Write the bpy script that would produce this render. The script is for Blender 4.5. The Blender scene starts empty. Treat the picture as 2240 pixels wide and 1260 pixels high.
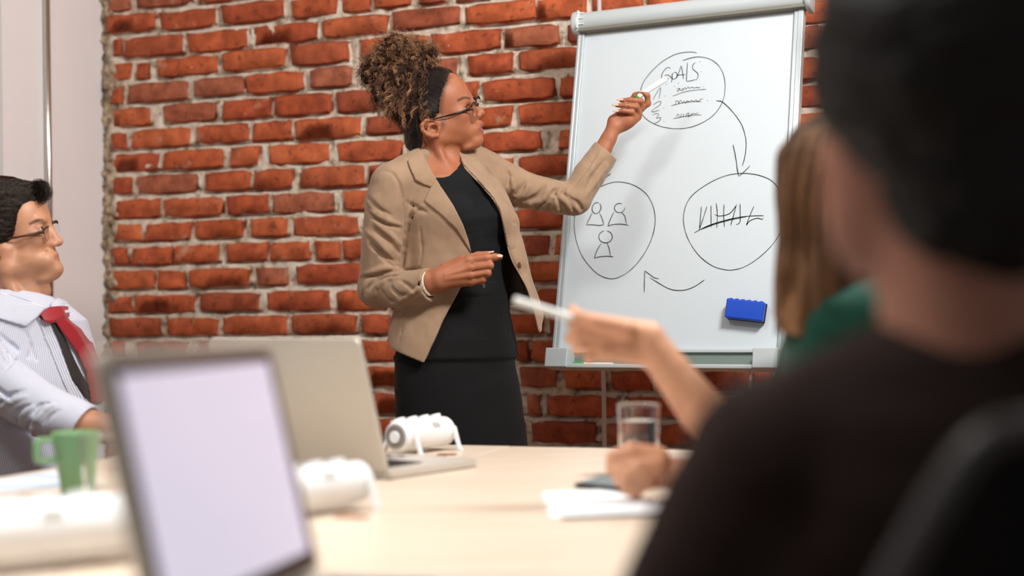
import bpy, math, random
import numpy as np
from mathutils import Vector, Matrix

# ------------------------------------------------------------------ camera, world, lights, exposure
scene = bpy.context.scene
COL = scene.collection
FPX = 3111.0            # focal length in pixels of the 2240 x 1260 frame
HZ = 690.0              # horizon row at the frame's centre
ROLL = 0.012
CAM = np.array([0.0, 0.0, 1.02])
AX_R = np.array([math.cos(ROLL), 0.0, -math.sin(ROLL)])
AX_U = np.array([math.sin(ROLL), 0.0, math.cos(ROLL)])
AX_D = np.array([0.0, 1.0, 0.0])

cam_data = bpy.data.cameras.new('camera')
cam_data.lens = 50.0
cam_data.sensor_width = 36.0
cam_data.sensor_fit = 'HORIZONTAL'
cam_data.lens = 36.0 * FPX / 2240.0
cam_data.shift_y = (HZ - 630.0) / 2240.0
cam_data.dof.use_dof = True
cam_data.dof.focus_distance = 3.62
cam_data.dof.aperture_fstop = 1.62
cam_data.clip_start = 0.05
cam = bpy.data.objects.new('camera', cam_data)
COL.objects.link(cam)
cam.matrix_world = Matrix(((AX_R[0], AX_U[0], 0.0, CAM[0]),
                           (AX_R[1], AX_U[1], -1.0, CAM[1]),
                           (AX_R[2], AX_U[2], 0.0, CAM[2]),
                           (0, 0, 0, 1)))
scene.camera = cam

world = bpy.data.worlds.new('world')
scene.world = world
world.use_nodes = True
bgn = world.node_tree.nodes['Background']
bgn.inputs[0].default_value = (0.92, 0.95, 1.0, 1)
bgn.inputs[1].default_value = 0.15

def area_light(name, loc, target, sx, sy, power, color):
    l = bpy.data.lights.new(name, 'AREA')
    l.shape = 'RECTANGLE'; l.size = sx; l.size_y = sy
    l.energy = power; l.color = color
    o = bpy.data.objects.new(name, l)
    COL.objects.link(o)
    o.location = loc
    d = Vector(target) - Vector(loc)
    o.rotation_euler = d.to_track_quat('-Z', 'Y').to_euler()
    return o

area_light('ceiling_lamp_over_table', (1.05, 2.15, 2.74), (0.1, 3.8, 1.0), 0.6, 0.45, 74, (1.0, 0.985, 0.96))
area_light('ceiling_lamp_left_of_table', (-0.85, 2.3, 2.76), (-1.1, 3.8, 0.9), 0.6, 0.45, 20, (1.0, 0.98, 0.955))
area_light('ceiling_lamp_near_table', (-0.75, 1.3, 2.76), (-0.6, 1.5, 0.7), 0.6, 0.45, 11, (1.0, 0.98, 0.955)).data.spread = math.radians(85)

vs = scene.view_settings
vs.view_transform = 'Standard'
vs.look = 'None'
vs.gamma = 1.0
vs.use_curve_mapping = False
vs.exposure = 0.22
scene.display_settings.display_device = 'sRGB'

# ------------------------------------------------------------------ helpers
random.seed(7)
rng = np.random.default_rng(7)

def at(px, py, D):
    a = (px - 1120.0) / FPX; b = (HZ - py) / FPX
    return CAM + D * (AX_D + a * AX_R + b * AX_U)

def ray_plane(px, py, p0, n):
    a = (px - 1120.0) / FPX; b = (HZ - py) / FPX
    d = AX_D + a * AX_R + b * AX_U
    t = np.dot(np.asarray(p0) - CAM, n) / np.dot(d, n)
    return CAM + t * d

def lin(c):
    out = []
    for v in c:
        v = v / 255.0
        out.append(v / 12.92 if v <= 0.04045 else ((v + 0.055) / 1.055) ** 2.4)
    return tuple(out)

MATS = {}
def pm(name, rgb, rough=0.5, metal=0.0, var=0.0, vscale=12.0, bump=0.0, bscale=60.0, rgb2=None,
       coords='Object', spec=0.5, trans=0.0, ior=1.45, emit=None, estr=0.0, sheen=0.0, sss=0.0, detail=4.0, alpha=1.0):
    """Procedural principled material; colours are 0-255 sRGB."""
    if name in MATS: return MATS[name]
    m = bpy.data.materials.new(name); m.use_nodes = True
    nt = m.node_tree; N = nt.nodes; L = nt.links
    b = N['Principled BSDF']
    c = lin(rgb)
    b.inputs['Base Color'].default_value = (*c, 1)
    b.inputs['Roughness'].default_value = rough
    b.inputs['Metallic'].default_value = metal
    b.inputs['Specular IOR Level'].default_value = spec
    b.inputs['IOR'].default_value = ior
    b.inputs['Transmission Weight'].default_value = trans
    b.inputs['Sheen Weight'].default_value = sheen
    b.inputs['Alpha'].default_value = alpha
    if sss:
        b.inputs['Subsurface Weight'].default_value = sss
        b.inputs['Subsurface Radius'].default_value = (0.012, 0.005, 0.003)
        b.inputs['Subsurface Scale'].default_value = 1.0
    if emit is not None:
        b.inputs['Emission Color'].default_value = (*lin(emit), 1)
        b.inputs['Emission Strength'].default_value = estr
    tc = N.new('ShaderNodeTexCoord')
    if var > 0 or rgb2 is not None:
        nz = N.new('ShaderNodeTexNoise'); nz.inputs['Scale'].default_value = vscale
        nz.inputs['Detail'].default_value = detail
        L.new(tc.outputs[coords], nz.inputs['Vector'])
        mx = N.new('ShaderNodeMix'); mx.data_type = 'RGBA'
        c2 = lin(rgb2) if rgb2 is not None else tuple(v * (1 - var) for v in c)
        c1 = c if rgb2 is not None else tuple(min(1, v * (1 + var)) for v in c)
        mx.inputs['A'].default_value = (*c1, 1); mx.inputs['B'].default_value = (*c2, 1)
        rp = N.new('ShaderNodeValToRGB')
        rp.color_ramp.elements[0].position = 0.35; rp.color_ramp.elements[1].position = 0.65
        L.new(nz.outputs['Fac'], rp.inputs['Fac'])
        L.new(rp.outputs['Color'], mx.inputs['Factor'])
        L.new(mx.outputs['Result'], b.inputs['Base Color'])
    if bump > 0:
        bz = N.new('ShaderNodeTexNoise'); bz.inputs['Scale'].default_value = bscale
        bz.inputs['Detail'].default_value = 5.0
        L.new(tc.outputs[coords], bz.inputs['Vector'])
        bp = N.new('ShaderNodeBump'); bp.inputs['Strength'].default_value = bump
        bp.inputs['Distance'].default_value = 0.004
        L.new(bz.outputs['Fac'], bp.inputs['Height'])
        L.new(bp.outputs['Normal'], b.inputs['Normal'])
    MATS[name] = m
    return m

def tag(o, label=None, cat=None, group=None, kind=None):
    if label: o['label'] = label
    if cat: o['category'] = cat
    if group: o['group'] = group
    if kind: o['kind'] = kind
    return o

def empty(name, loc, label=None, cat=None, group=None):
    o = bpy.data.objects.new(name, None)
    o.empty_display_size = 0.05
    COL.objects.link(o)
    o.location = [float(v) for v in loc]
    return tag(o, label, cat, group)

def world_off(p):
    off = Vector((0, 0, 0))
    while p is not None:
        off += Vector(p.location); p = p.parent
    return off

def obj(name, verts, faces, material, parent=None, smooth=False, bevel=0.0, bseg=2, solid=0.0, subsurf=0,
        origin=None, mats=None, fmat=None):
    """Link one mesh object; verts are world coordinates."""
    me = bpy.data.meshes.new(name)
    V = np.asarray(verts, dtype=np.float64)
    o_loc = Vector((0, 0, 0))
    if origin is not None:
        o_loc = Vector([float(v) for v in origin])
    poff = world_off(parent)
    V = V - np.array(o_loc if parent is None else poff + Vector((0, 0, 0)))[None, :] if (parent is not None or origin is not None) else V
    if isinstance(faces, np.ndarray):
        nf, k = faces.shape
        me.vertices.add(len(V)); me.vertices.foreach_set('co', V.astype(np.float32).ravel())
        me.loops.add(nf * k); me.loops.foreach_set('vertex_index', faces.astype(np.int32).ravel())
        me.polygons.add(nf)
        me.polygons.foreach_set('loop_start', np.arange(0, nf * k, k, dtype=np.int32))
        me.polygons.foreach_set('loop_total', np.full(nf, k, dtype=np.int32))
        me.update(calc_edges=True)
    else:
        me.from_pydata(V.tolist(), [], [tuple(int(i) for i in f) for f in faces])
        me.update()
    for mm in (mats or [material]):
        me.materials.append(mm)
    if fmat is not None:
        me.polygons.foreach_set('material_index', np.asarray(fmat, dtype=np.int32))
    if smooth:
        me.polygons.foreach_set('use_smooth', np.ones(len(me.polygons), dtype=bool))
    o = bpy.data.objects.new(name, me)
    COL.objects.link(o)
    if parent is not None:
        o.parent = parent
    elif origin is not None:
        o.location = o_loc
    if solid:
        md = o.modifiers.new('solid', 'SOLIDIFY'); md.thickness = abs(solid); md.offset = 1.0 if solid > 0 else -1.0
    if bevel:
        md = o.modifiers.new('bevel', 'BEVEL'); md.width = bevel; md.segments = bseg; md.limit_method = 'ANGLE'
        md.angle_limit = math.radians(40)
        if not smooth:
            me.polygons.foreach_set('use_smooth', np.ones(len(me.polygons), dtype=bool))
            md.harden_normals = False
            wn = o.modifiers.new('wn', 'WEIGHTED_NORMAL'); wn.keep_sharp = True
    if subsurf:
        md = o.modifiers.new('sub', 'SUBSURF'); md.levels = subsurf; md.render_levels = subsurf
    return o

class MB:
    """Collects shapes for ONE mesh object."""
    def __init__(s): s.v = []; s.f = []; s.m = []; s.cur = 0
    def _add(s, v, f):
        n = len(s.v); s.v.extend([tuple(map(float, p)) for p in v])
        s.f.extend([tuple(i + n for i in q) for q in f]); s.m.extend([s.cur] * len(f)); return s
    def box(s, c, ax, ay, az):
        """c centre; ax, ay, az half-axis vectors."""
        c = np.asarray(c, float); ax = np.asarray(ax, float); ay = np.asarray(ay, float); az = np.asarray(az, float)
        v = [c + i * ax + j * ay + k * az for k in (-1, 1) for j in (-1, 1) for i in (-1, 1)]
        f = [(0, 2, 3, 1), (4, 5, 7, 6), (0, 1, 5, 4), (2, 6, 7, 3), (0, 4, 6, 2), (1, 3, 7, 5)]
        if np.dot(np.cross(ax, ay), az) < 0: f = [q[::-1] for q in f]
        return s._add(v, f)
    def prism(s, pts, n, h):
        """closed polygon pts extruded along n by h."""
        P = [np.asarray(p, float) for p in pts]; n = np.asarray(n, float); k = len(P)
        v = P + [p + n * h for p in P]
        f = [tuple(range(k))[::-1], tuple(range(k, 2 * k))] + [(i, (i + 1) % k, (i + 1) % k + k, i + k) for i in range(k)]
        return s._add(v, f)
    def tube(s, path, r, seg=8, cap=True, flat=None):
        P = [np.asarray(p, float) for p in path]; k = len(P)
        R = [r] * k if np.isscalar(r) else list(r)
        v = []; up = None
        for i in range(k):
            t = P[min(i + 1, k - 1)] - P[max(i - 1, 0)]
            t = t / (np.linalg.norm(t) + 1e-12)
            if up is None:
                a = np.array([0, 0, 1.0]) if abs(t[2]) < 0.9 else np.array([1.0, 0, 0])
                up = np.cross(np.cross(t, a), t)
            else:
                up = up - t * np.dot(up, t)
            up = up / (np.linalg.norm(up) + 1e-12)
            sd = np.cross(t, up)
            for j in range(seg):
                th = 2 * math.pi * j / seg
                v.append(P[i] + R[i] * (math.cos(th) * up + math.sin(th) * sd))
        f = [(i * seg + j, i * seg + (j + 1) % seg, (i + 1) * seg + (j + 1) % seg, (i + 1) * seg + j)
             for i in range(k - 1) for j in range(seg)]
        if cap:
            f.append(tuple(range(seg))[::-1]); f.append(tuple((k - 1) * seg + j for j in range(seg)))
        return s._add(v, f)
    def lathe(s, c, axis, prof, seg=32, ref=None, closed=False):
        """prof: list of (radius, height) along axis."""
        c = np.asarray(c, float); a = np.asarray(axis, float); a = a / np.linalg.norm(a)
        ref = np.array([1.0, 0, 0]) if ref is None else np.asarray(ref, float)
        u = ref - a * np.dot(ref, a); u /= np.linalg.norm(u); w = np.cross(a, u)
        v = []
        for (r, h) in prof:
            for j in range(seg):
                th = 2 * math.pi * j / seg
                v.append(c + a * h + r * (math.cos(th) * u + math.sin(th) * w))
        k = len(prof)
        f = [(i * seg + j, i * seg + (j + 1) % seg, (i + 1) * seg + (j + 1) % seg, (i + 1) * seg + j)
             for i in range(k - 1) for j in range(seg)]
        if closed:
            f += [((k - 1) * seg + j, (k - 1) * seg + (j + 1) % seg, (j + 1) % seg, j) for j in range(seg)]
        else:
            f.append(tuple(range(seg))[::-1]); f.append(tuple((k - 1) * seg + j for j in range(seg)))
        return s._add(v, f)
    def grid(s, rows, flip=False):
        n = len(s.v); R = len(rows); C = len(rows[0])
        v = [p for r in rows for p in r]
        f = [(i * C + j, i * C + j + 1, (i + 1) * C + j + 1, (i + 1) * C + j) for i in range(R - 1) for j in range(C - 1)]
        if flip: f = [q[::-1] for q in f]
        return s._add(v, f)
    def build(s, name, material, parent=None, **kw):
        if len(set(s.m)) > 1: kw['fmat'] = s.m
        return obj(name, s.v, s.f, material, parent, **kw)

# vectorised value noise
def _h(i, j, k, seed):
    n = (i.astype(np.int64) * 374761393 + j.astype(np.int64) * 668265263 + k.astype(np.int64) * 1440662683 + seed * 69069) & 0xffffffff
    n = ((n ^ (n >> 13)) * 1274126177) & 0xffffffff
    n = (n ^ (n >> 16)) & 0xffff
    return n / 32767.5 - 1.0
def vnoise(x, y, z, seed=0):
    x, y, z = np.broadcast_arrays(np.asarray(x, float), np.asarray(y, float), np.asarray(z, float))
    i = np.floor(x); j = np.floor(y); k = np.floor(z)
    u = x - i; v = y - j; w = z - k
    u = u * u * (3 - 2 * u); v = v * v * (3 - 2 * v); w = w * w * (3 - 2 * w)
    def c(a, b, d): return _h(i + a, j + b, k + d, seed)
    return ((c(0,0,0)*(1-u)+c(1,0,0)*u)*(1-v)+(c(0,1,0)*(1-u)+c(1,1,0)*u)*v)*(1-w) + \
           ((c(0,0,1)*(1-u)+c(1,0,1)*u)*(1-v)+(c(0,1,1)*(1-u)+c(1,1,1)*u)*v)*w
def fbm(x, y, z, octv=4, seed=0):
    t = 0.0; a = 1.0; f = 1.0
    for o in range(octv):
        t = t + a * vnoise(x * f, y * f, z * f, seed + o); a *= 0.5; f *= 2.03
    return t

def spline(pts, n):
    """Catmull-Rom resample of a polyline (any dimension) to n points."""
    P = np.asarray(pts, float)
    if len(P) == 2:
        t = np.linspace(0, 1, n)[:, None]; return P[0] * (1 - t) + P[1] * t
    Q = np.vstack([2 * P[0] - P[1], P, 2 * P[-1] - P[-2]])
    seg = np.linalg.norm(np.diff(P, axis=0), axis=1); s = np.concatenate([[0], np.cumsum(seg)])
    tt = np.linspace(0, s[-1], n); out = []
    for t in tt:
        i = min(max(np.searchsorted(s, t) - 1, 0), len(P) - 2)
        u = (t - s[i]) / max(s[i + 1] - s[i], 1e-9)
        p0, p1, p2, p3 = Q[i], Q[i + 1], Q[i + 2], Q[i + 3]
        out.append(0.5 * (2 * p1 + (p2 - p0) * u + (2 * p0 - 5 * p1 + 4 * p2 - p3) * u * u + (3 * p1 - p0 - 3 * p2 + p3) * u ** 3))
    return np.array(out)
# ------------------------------------------------------------------ the setting: brick wall, white wall, floor, ceiling
YAW = math.radians(21)
WE = np.array([math.cos(YAW), -math.sin(YAW), 0.0])        # along the brick wall, to the right
WN = np.array([-math.sin(YAW), -math.cos(YAW), 0.0])       # out of the brick wall into the room
WC = np.array([-1.393, 4.925, 0.0])                        # corner with the white wall
WALL_W, WALL_H = 3.9, 2.8

def brick_material():
    m = bpy.data.materials.new('brick'); m.use_nodes = True
    nt = m.node_tree; N = nt.nodes; L = nt.links; b = N['Principled BSDF']
    oi = N.new('ShaderNodeObjectInfo'); geo = N.new('ShaderNodeNewGeometry')
    base = N.new('ShaderNodeValToRGB'); e = base.color_ramp.elements
    e[0].position = 0.0; e[0].color = (*lin((190, 94, 56)), 1)
    e[1].position = 1.0; e[1].color = (*lin((164, 92, 64)), 1)
    for p, c in ((0.2, (198, 100, 60)), (0.4, (178, 84, 52)), (0.6, (208, 110, 68)), (0.8, (160, 78, 52)), (0.93, (184, 108, 80))):
        q = e.new(p); q.color = (*lin(c), 1)
    L.new(oi.outputs['Random'], base.inputs['Fac'])
    n1 = N.new('ShaderNodeTexNoise'); n1.inputs['Scale'].default_value = 22; n1.inputs['Detail'].default_value = 6
    L.new(geo.outputs['Position'], n1.inputs['Vector'])
    r1 = N.new('ShaderNodeValToRGB'); r1.color_ramp.elements[0].position = 0.32; r1.color_ramp.elements[0].color = (0.62, 0.58, 0.55, 1)
    r1.color_ramp.elements[1].position = 0.7; r1.color_ramp.elements[1].color = (1.15, 1.15, 1.15, 1)
    L.new(n1.outputs['Fac'], r1.inputs['Fac'])
    mul = N.new('ShaderNodeMix'); mul.data_type = 'RGBA'; mul.blend_type = 'MULTIPLY'; mul.inputs['Factor'].default_value = 1
    L.new(base.outputs['Color'], mul.inputs['A']); L.new(r1.outputs['Color'], mul.inputs['B'])
    # dark pits
    n2 = N.new('ShaderNodeTexNoise'); n2.inputs['Scale'].default_value = 48; n2.inputs['Detail'].default_value = 5
    L.new(geo.outputs['Position'], n2.inputs['Vector'])
    r2 = N.new('ShaderNodeValToRGB'); r2.color_ramp.elements[0].position = 0.33; r2.color_ramp.elements[0].color = (1, 1, 1, 1)
    r2.color_ramp.elements[1].position = 0.41; r2.color_ramp.elements[1].color = (0, 0, 0, 1)
    L.new(n2.outputs['Fac'], r2.inputs['Fac'])
    mx2 = N.new('ShaderNodeMix'); mx2.data_type = 'RGBA'
    mx2.inputs['B'].default_value = (*lin((70, 40, 28)), 1)
    L.new(mul.outputs['Result'], mx2.inputs['A']); 
    f2 = N.new('ShaderNodeMath'); f2.operation = 'MULTIPLY'; f2.inputs[1].default_value = 0.5
    L.new(r2.outputs['Color'], f2.inputs[0]); L.new(f2.outputs[0], mx2.inputs['Factor'])
    # smears of lime
    n3 = N.new('ShaderNodeTexNoise'); n3.inputs['Scale'].default_value = 13; n3.inputs['Detail'].default_value = 7; n3.inputs['Roughness'].default_value = 0.62
    ad = N.new('ShaderNodeVectorMath'); ad.operation = 'ADD'; ad.inputs[1].default_value = (5.3, 2.1, 9.7)
    L.new(geo.outputs['Position'], ad.inputs[0]); L.new(ad.outputs[0], n3.inputs['Vector'])
    r3 = N.new('ShaderNodeValToRGB'); r3.color_ramp.elements[0].position = 0.63; r3.color_ramp.elements[1].position = 0.74
    L.new(n3.outputs['Fac'], r3.inputs['Fac'])
    mx3 = N.new('ShaderNodeMix'); mx3.data_type = 'RGBA'; mx3.inputs['B'].default_value = (*lin((190, 158, 130)), 1)
    f3 = N.new('ShaderNodeMath'); f3.operation = 'MULTIPLY'; f3.inputs[1].default_value = 0.75
    L.new(r3.outputs['Color'], f3.inputs[0]); L.new(f3.outputs[0], mx3.inputs['Factor'])
    L.new(mx2.outputs['Result'], mx3.inputs['A'])
    L.new(mx3.outputs['Result'], b.inputs['Base Color'])
    b.inputs['Roughness'].default_value = 0.78
    b.inputs['Specular IOR Level'].default_value = 0.3
    bz = N.new('ShaderNodeTexNoise'); bz.inputs['Scale'].default_value = 90; bz.inputs['Detail'].default_value = 6
    L.new(geo.outputs['Position'], bz.inputs['Vector'])
    bp = N.new('ShaderNodeBump'); bp.inputs['Strength'].default_value = 0.55; bp.inputs['Distance'].default_value = 0.004
    L.new(bz.outputs['Fac'], bp.inputs['Height']); L.new(bp.outputs['Normal'], b.inputs['Normal'])
    return m

def mortar_material():
    m = bpy.data.materials.new('mortar'); m.use_nodes = True
    nt = m.node_tree; N = nt.nodes; L = nt.links; b = N['Principled BSDF']
    geo = N.new('ShaderNodeNewGeometry')
    n1 = N.new('ShaderNodeTexNoise'); n1.inputs['Scale'].default_value = 30; n1.inputs['Detail'].default_value = 8
    L.new(geo.outputs['Position'], n1.inputs['Vector'])
    r1 = N.new('ShaderNodeValToRGB'); e = r1.color_ramp.elements
    e[0].position = 0.3; e[0].color = (*lin((140, 122, 102)), 1); e[1].position = 0.62; e[1].color = (*lin((228, 216, 200)), 1)
    q = e.new(0.45); q.color = (*lin((212, 196, 176)), 1)
    L.new(n1.outputs['Fac'], r1.inputs['Fac'])
    # darker, browner render close to the corner (a separate old patch there)
    at_ = N.new('ShaderNodeAttribute'); at_.attribute_name = 'patch'
    mx = N.new('ShaderNodeMix'); mx.data_type = 'RGBA'
    n2 = N.new('ShaderNodeTexNoise'); n2.inputs['Scale'].default_value = 45; n2.inputs['Detail'].default_value = 8
    L.new(geo.outputs['Position'], n2.inputs['Vector'])
    r2 = N.new('ShaderNodeValToRGB'); r2.color_ramp.elements[0].position = 0.35; r2.color_ramp.elements[0].color = (*lin((98, 84, 72)), 1)
    r2.color_ramp.elements[1].position = 0.68; r2.color_ramp.elements[1].color = (*lin((200, 176, 146)), 1)
    L.new(n2.outputs['Fac'], r2.inputs['Fac'])
    L.new(at_.outputs['Fac'], mx.inputs['Factor']); L.new(r1.outputs['Color'], mx.inputs['A']); L.new(r2.outputs['Color'], mx.inputs['B'])
    L.new(mx.outputs['Result'], b.inputs['Base Color'])
    b.inputs['Roughness'].default_value = 0.9; b.inputs['Specular IOR Level'].default_value = 0.2
    bz = N.new('ShaderNodeTexNoise'); bz.inputs['Scale'].default_value = 120; bz.inputs['Detail'].default_value = 6
    L.new(geo.outputs['Position'], bz.inputs['Vector'])
    bp = N.new('ShaderNodeBump'); bp.inputs['Strength'].default_value = 0.8; bp.inputs['Distance'].default_value = 0.004
    L.new(bz.outputs['Fac'], bp.inputs['Height']); L.new(bp.outputs['Normal'], b.inputs['Normal'])
    return m

M_BRICK = brick_material(); M_MORTAR = mortar_material()

# bricks read off the photograph: per course (left px, right px, top px, bottom px) at each brick's middle
ROWS = [
 [(244,295,-14,27),(305,436,-24,16),(441,560,-36,4)],
 [(244,350,34,72),(356,484,26,64),(491,631,9,50),(643,747,-2,39),(753,812,-10,29),(820,905,-19,20),(922,981,-28,10),(1005,1072,-38,3)],
 [(258,275,88,125),(280,411,82,124),(415,553,71,113),(565,704,55,96),(711,859,40,81),(863,1015,21,63),(1023,1178,9,52),(1183,1290,-2,43)],
 [(304,332,139,174),(352,487,127,167),(494,635,112,155),(642,773,97,143),(793,944,84,127),(949,1105,72,116),(1110,1231,60,104),(1243,1330,52,95)],
 [(288,421,183,223),(432,541,173,211),(545,675,161,204),(683,781,149,193),(800,930,142,182),(938,1007,130,172),(1030,1128,121,164),(1140,1275,110,155)],
 [(258,337,239,277),(365,482,228,268),(495,598,219,261),(606,731,209,254),(742,835,200,246),(850,960,194,238),(972,1052,184,226),(1062,1222,175,221),(1230,1330,167,212)],
 [(249,291,292,329),(297,427,284,323),(438,553,275,314),(559,645,268,309),(654,798,260,304),(808,900,253,294),(915,1035,245,290),(1050,1128,236,279),(1141,1275,227,272)],
 [(252,357,338,377),(365,499,330,370),(510,575,323,364),(595,731,316,359),(745,888,310,354),(900,1052,300,346),(1060,1193,289,332),(1226,1330,283,324)],
 [(254,297,389,426),(308,443,383,423),(453,559,376,418),(563,646,373,415),(665,808,366,410),(815,920,360,405),(930,1060,354,398),(1070,1129,347,390),(1140,1290,341,387)],
 [(257,357,438,478),(365,497,434,474),(503,596,428,469),(603,742,423,466),(758,880,416,459),(890,1040,410,455),(1050,1190,403,447),(1200,1330,398,442)],
 [(257,322,491,529),(325,425,489,527),(434,541,483,522),(555,638,478,518),(648,794,474,516),(803,930,470,512),(940,1060,466,508),(1070,1125,460,503),(1133,1240,456,499),(1250,1380,450,494)],
 [(252,289,543,580),(297,383,542,579),(390,486,537,575),(502,594,532,572),(601,682,530,570),(695,750,527,570),(757,850,524,566),(860,1000,522,565),(1010,1132,519,563),(1142,1208,516,560),(1219,1330,512,556)],
 [(247,344,593,632),(355,412,592,633),(422,556,589,628),(566,638,585,626),(655,800,579,621),(810,940,578,620),(950,1080,576,619),(1090,1142,575,618),(1150,1235,573,617),(1245,1390,571,615)],
 [(249,296,648,683),(303,436,646,685),(444,576,642,681),(591,731,637,679),(742,852,636,679),(862,990,635,678),(1000,1120,633,677),(1128,1175,632,677),(1180,1300,631,677)],
 [(249,364,696,736),(373,487,697,734),(495,635,692,733),(645,790,688,730),(798,930,687,730),(940,1110,687,730),(1120,1195,687,731),(1205,1330,688,732)],
 [(249,281,747,783),(309,418,748,784),(445,580,746,786),(592,700,745,786),(712,788,745,787),(797,930,745,788),(940,1120,745,789),(1130,1162,745,790),(1167,1300,745,791)],
 [(252,350,800,838),(362,500,800,839),(512,650,801,842),(662,795,801,843),(805,930,802,845),(940,1130,803,846),(1140,1225,803,847),(1236,1330,808,849),(1337,1430,811,853),(1440,1510,812,853),(1527,1640,813,855)],
 [(820,940,861,905),(950,1145,862,906),(1155,1187,863,908),(1202,1360,865,910),(1376,1560,868,912),(1572,1700,870,914)],
 [(832,990,918,962),(1000,1158,920,965),(1167,1310,922,968),(1318,1440,925,971),(1450,1570,927,973)],
]
def wall_uz(px, py):
    p = ray_plane(px, py, WC, WN)
    return float(np.dot(p - WC, WE)), float(p[2])

rows_uz = []
for r in ROWS:
    out = []
    for (x0, x1, y0, y1) in r:
        xm = (x0 + x1) / 2; ym = (y0 + y1) / 2
        u0, _ = wall_uz(x0, ym); u1, _ = wall_uz(x1, ym)
        _, z1 = wall_uz(xm, y0); _, z0 = wall_uz(xm, y1)
        out.append([u0, u1, z0, z1])
    rows_uz.append(out)
brng = random.Random(11)
def fill_row(row, zdef):
    """complete a course to both sides and in its gaps"""
    row = sorted(row); zc = lambda u: zdef if not row else min(row, key=lambda b: abs((b[0] + b[1]) / 2 - u))[2:]
    new = []; edges = [(-0.01, None)] + [(b[1], b) for b in row]
    starts = [b[0] for b in row] + [WALL_W]
    for (e, _), s in zip(edges, starts):
        if s - e > 0.11:
            u = e + (0.012 if e > 0 else 0.02)
            while u < s - 0.05:
                w = brng.choice([0.225, 0.215, 0.205, 0.11, 0.16]); 
                v = min(u + w, s - 0.012)
                if s - 0.012 - v < 0.06: v = s - 0.012
                z0, z1 = zc((u + v) / 2)
                new.append([u, v, z0 + brng.uniform(-.002, .002), z1 + brng.uniform(-.002, .002)])
                u = v + 0.012
    return new
known = []; extra = []
for r in rows_uz:
    known += r
    extra += fill_row(r, None)
pitch = 0.0795
ztop = np.median([b[3] for b in rows_uz[0]]); zbot = np.median([b[2] for b in rows_uz[-1]])
z = ztop + 0.014
while z < WALL_H - 0.05:
    extra += fill_row([], (z, z + pitch - 0.014)); z += pitch
z = zbot - 0.014
while z > 0.08:
    extra += fill_row([], (z - pitch + 0.014, z)); z -= pitch

BD = 0.03   # brick depth built in front of the wall plane
def unit_brick(seed, wl):
    """a worn brick of nominal length wl (m) in a unit box: x length, y depth (front = -1), z height"""
    r = np.random.default_rng(seed); nx, nz = (8, 4) if wl > .16 else (5, 4)
    hl, hh = wl / 2, 0.0325
    V = []; F = []
    c = r.uniform(0.0, 0.010, 4)                   # knocked-off corners
    xs = [-1, -1 + .0045 / hl] + [-1 + 2 * i / (nx - 3) for i in range(1, nx - 3)] + [1 - .0045 / hl, 1]
    zs = [-1, -1 + .0045 / hh, 1 - .0045 / hh, 1]
    for k in range(nz):
        for i in range(nx):
            x = xs[i]; zz = zs[k]
            X = x * hl; Z = zz * hh; Y = -BD + r.uniform(-.0010, .0010)
            bx = i in (0, nx - 1); bz = k in (0, nz - 1); ix = i in (1, nx - 2); iz = k in (1, nz - 2)
            if bx: X += r.uniform(-.0050, .0022) * np.sign(x)
            if bz: Z += r.uniform(-.0050, .0022) * np.sign(zz)
            if ix: X += r.uniform(-.003, .001) * np.sign(x)
            if iz: Z += r.uniform(-.003, .001) * np.sign(zz)
            if bx or bz: Y += 0.0032 + r.uniform(0, .002)
            if (bx or ix) and (bz or iz):
                cc = c[int(x > 0) * 2 + int(zz > 0)]; X -= cc * np.sign(x) * .8; Z -= 0.5 * cc * np.sign(zz)
            V.append((X / hl / 2, Y, Z / hh / 2))
    for k in range(nz - 1):
        for i in range(nx - 1):
            a = k * nx + i; F.append((a, a + 1, a + nx + 1, a + nx))
    per = [i for i in range(nx)] + [k * nx + nx - 1 for k in range(1, nz)] + [(nz - 1) * nx + i for i in range(nx - 2, -1, -1)] + [k * nx for k in range(nz - 2, 0, -1)]
    n0 = len(V)
    for p in per:
        V.append((V[p][0] * 1.01, 0.0, V[p][2] * 1.01))
    m = len(per)
    for j in range(m):
        F.append((per[j], n0 + j, n0 + (j + 1) % m, per[(j + 1) % m]))
    me = bpy.data.meshes.new('brick'); me.from_pydata(V, [], F); me.update(); me.materials.append(M_BRICK)
    me.polygons.foreach_set('use_smooth', np.ones(len(F), dtype=bool))
    return me
LCLASS = {L_: [unit_brick(int(L_ * 1000) + s, L_) for s in range(9)] for L_ in (0.05, 0.11, 0.165, 0.215)}

# wall slab with a relief of mortar
gu = np.concatenate([np.linspace(0, 2.45, 440, endpoint=False), np.linspace(2.45, WALL_W, 40)])
gz = np.concatenate([np.linspace(0, .55, 12, endpoint=False), np.linspace(.55, 2.2, 330, endpoint=False), np.linspace(2.2, WALL_H, 14)])
nu, nz_ = len(gu), len(gz)
U, Zg = np.meshgrid(gu, gz)
relief = 0.0175 + 0.0048 * fbm(U * 22, Zg * 22, 0 * U, 5, 3) + 0.0040 * vnoise(U * 6, Zg * 30, 0 * U, 8)
gap = vnoise(U * 9, Zg * 40, 0 * U, 15)
for b in known:                                   # mortar washed out below (and beside) many bricks
    i0, i1 = np.searchsorted(gu, [b[0] - .008, b[1] + .008]); k0, k1 = np.searchsorted(gz, [b[2] - .007, b[2] + .004])
    relief[k0:k1, i0:i1] -= .014 * np.clip(gap[k0:k1, i0:i1] * 2.5 + .8, 0, 1)
    k2, k3 = np.searchsorted(gz, [b[2], b[3]])
    for e_ in (b[0], b[1]):
        j0, j1 = np.searchsorted(gu, [e_ - .005, e_ + .005]); relief[k2:k3, j0:j1] -= .012 * np.clip(gap[k2:k3, j0:j1] * 2.5 - .2, 0, 1)
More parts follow.
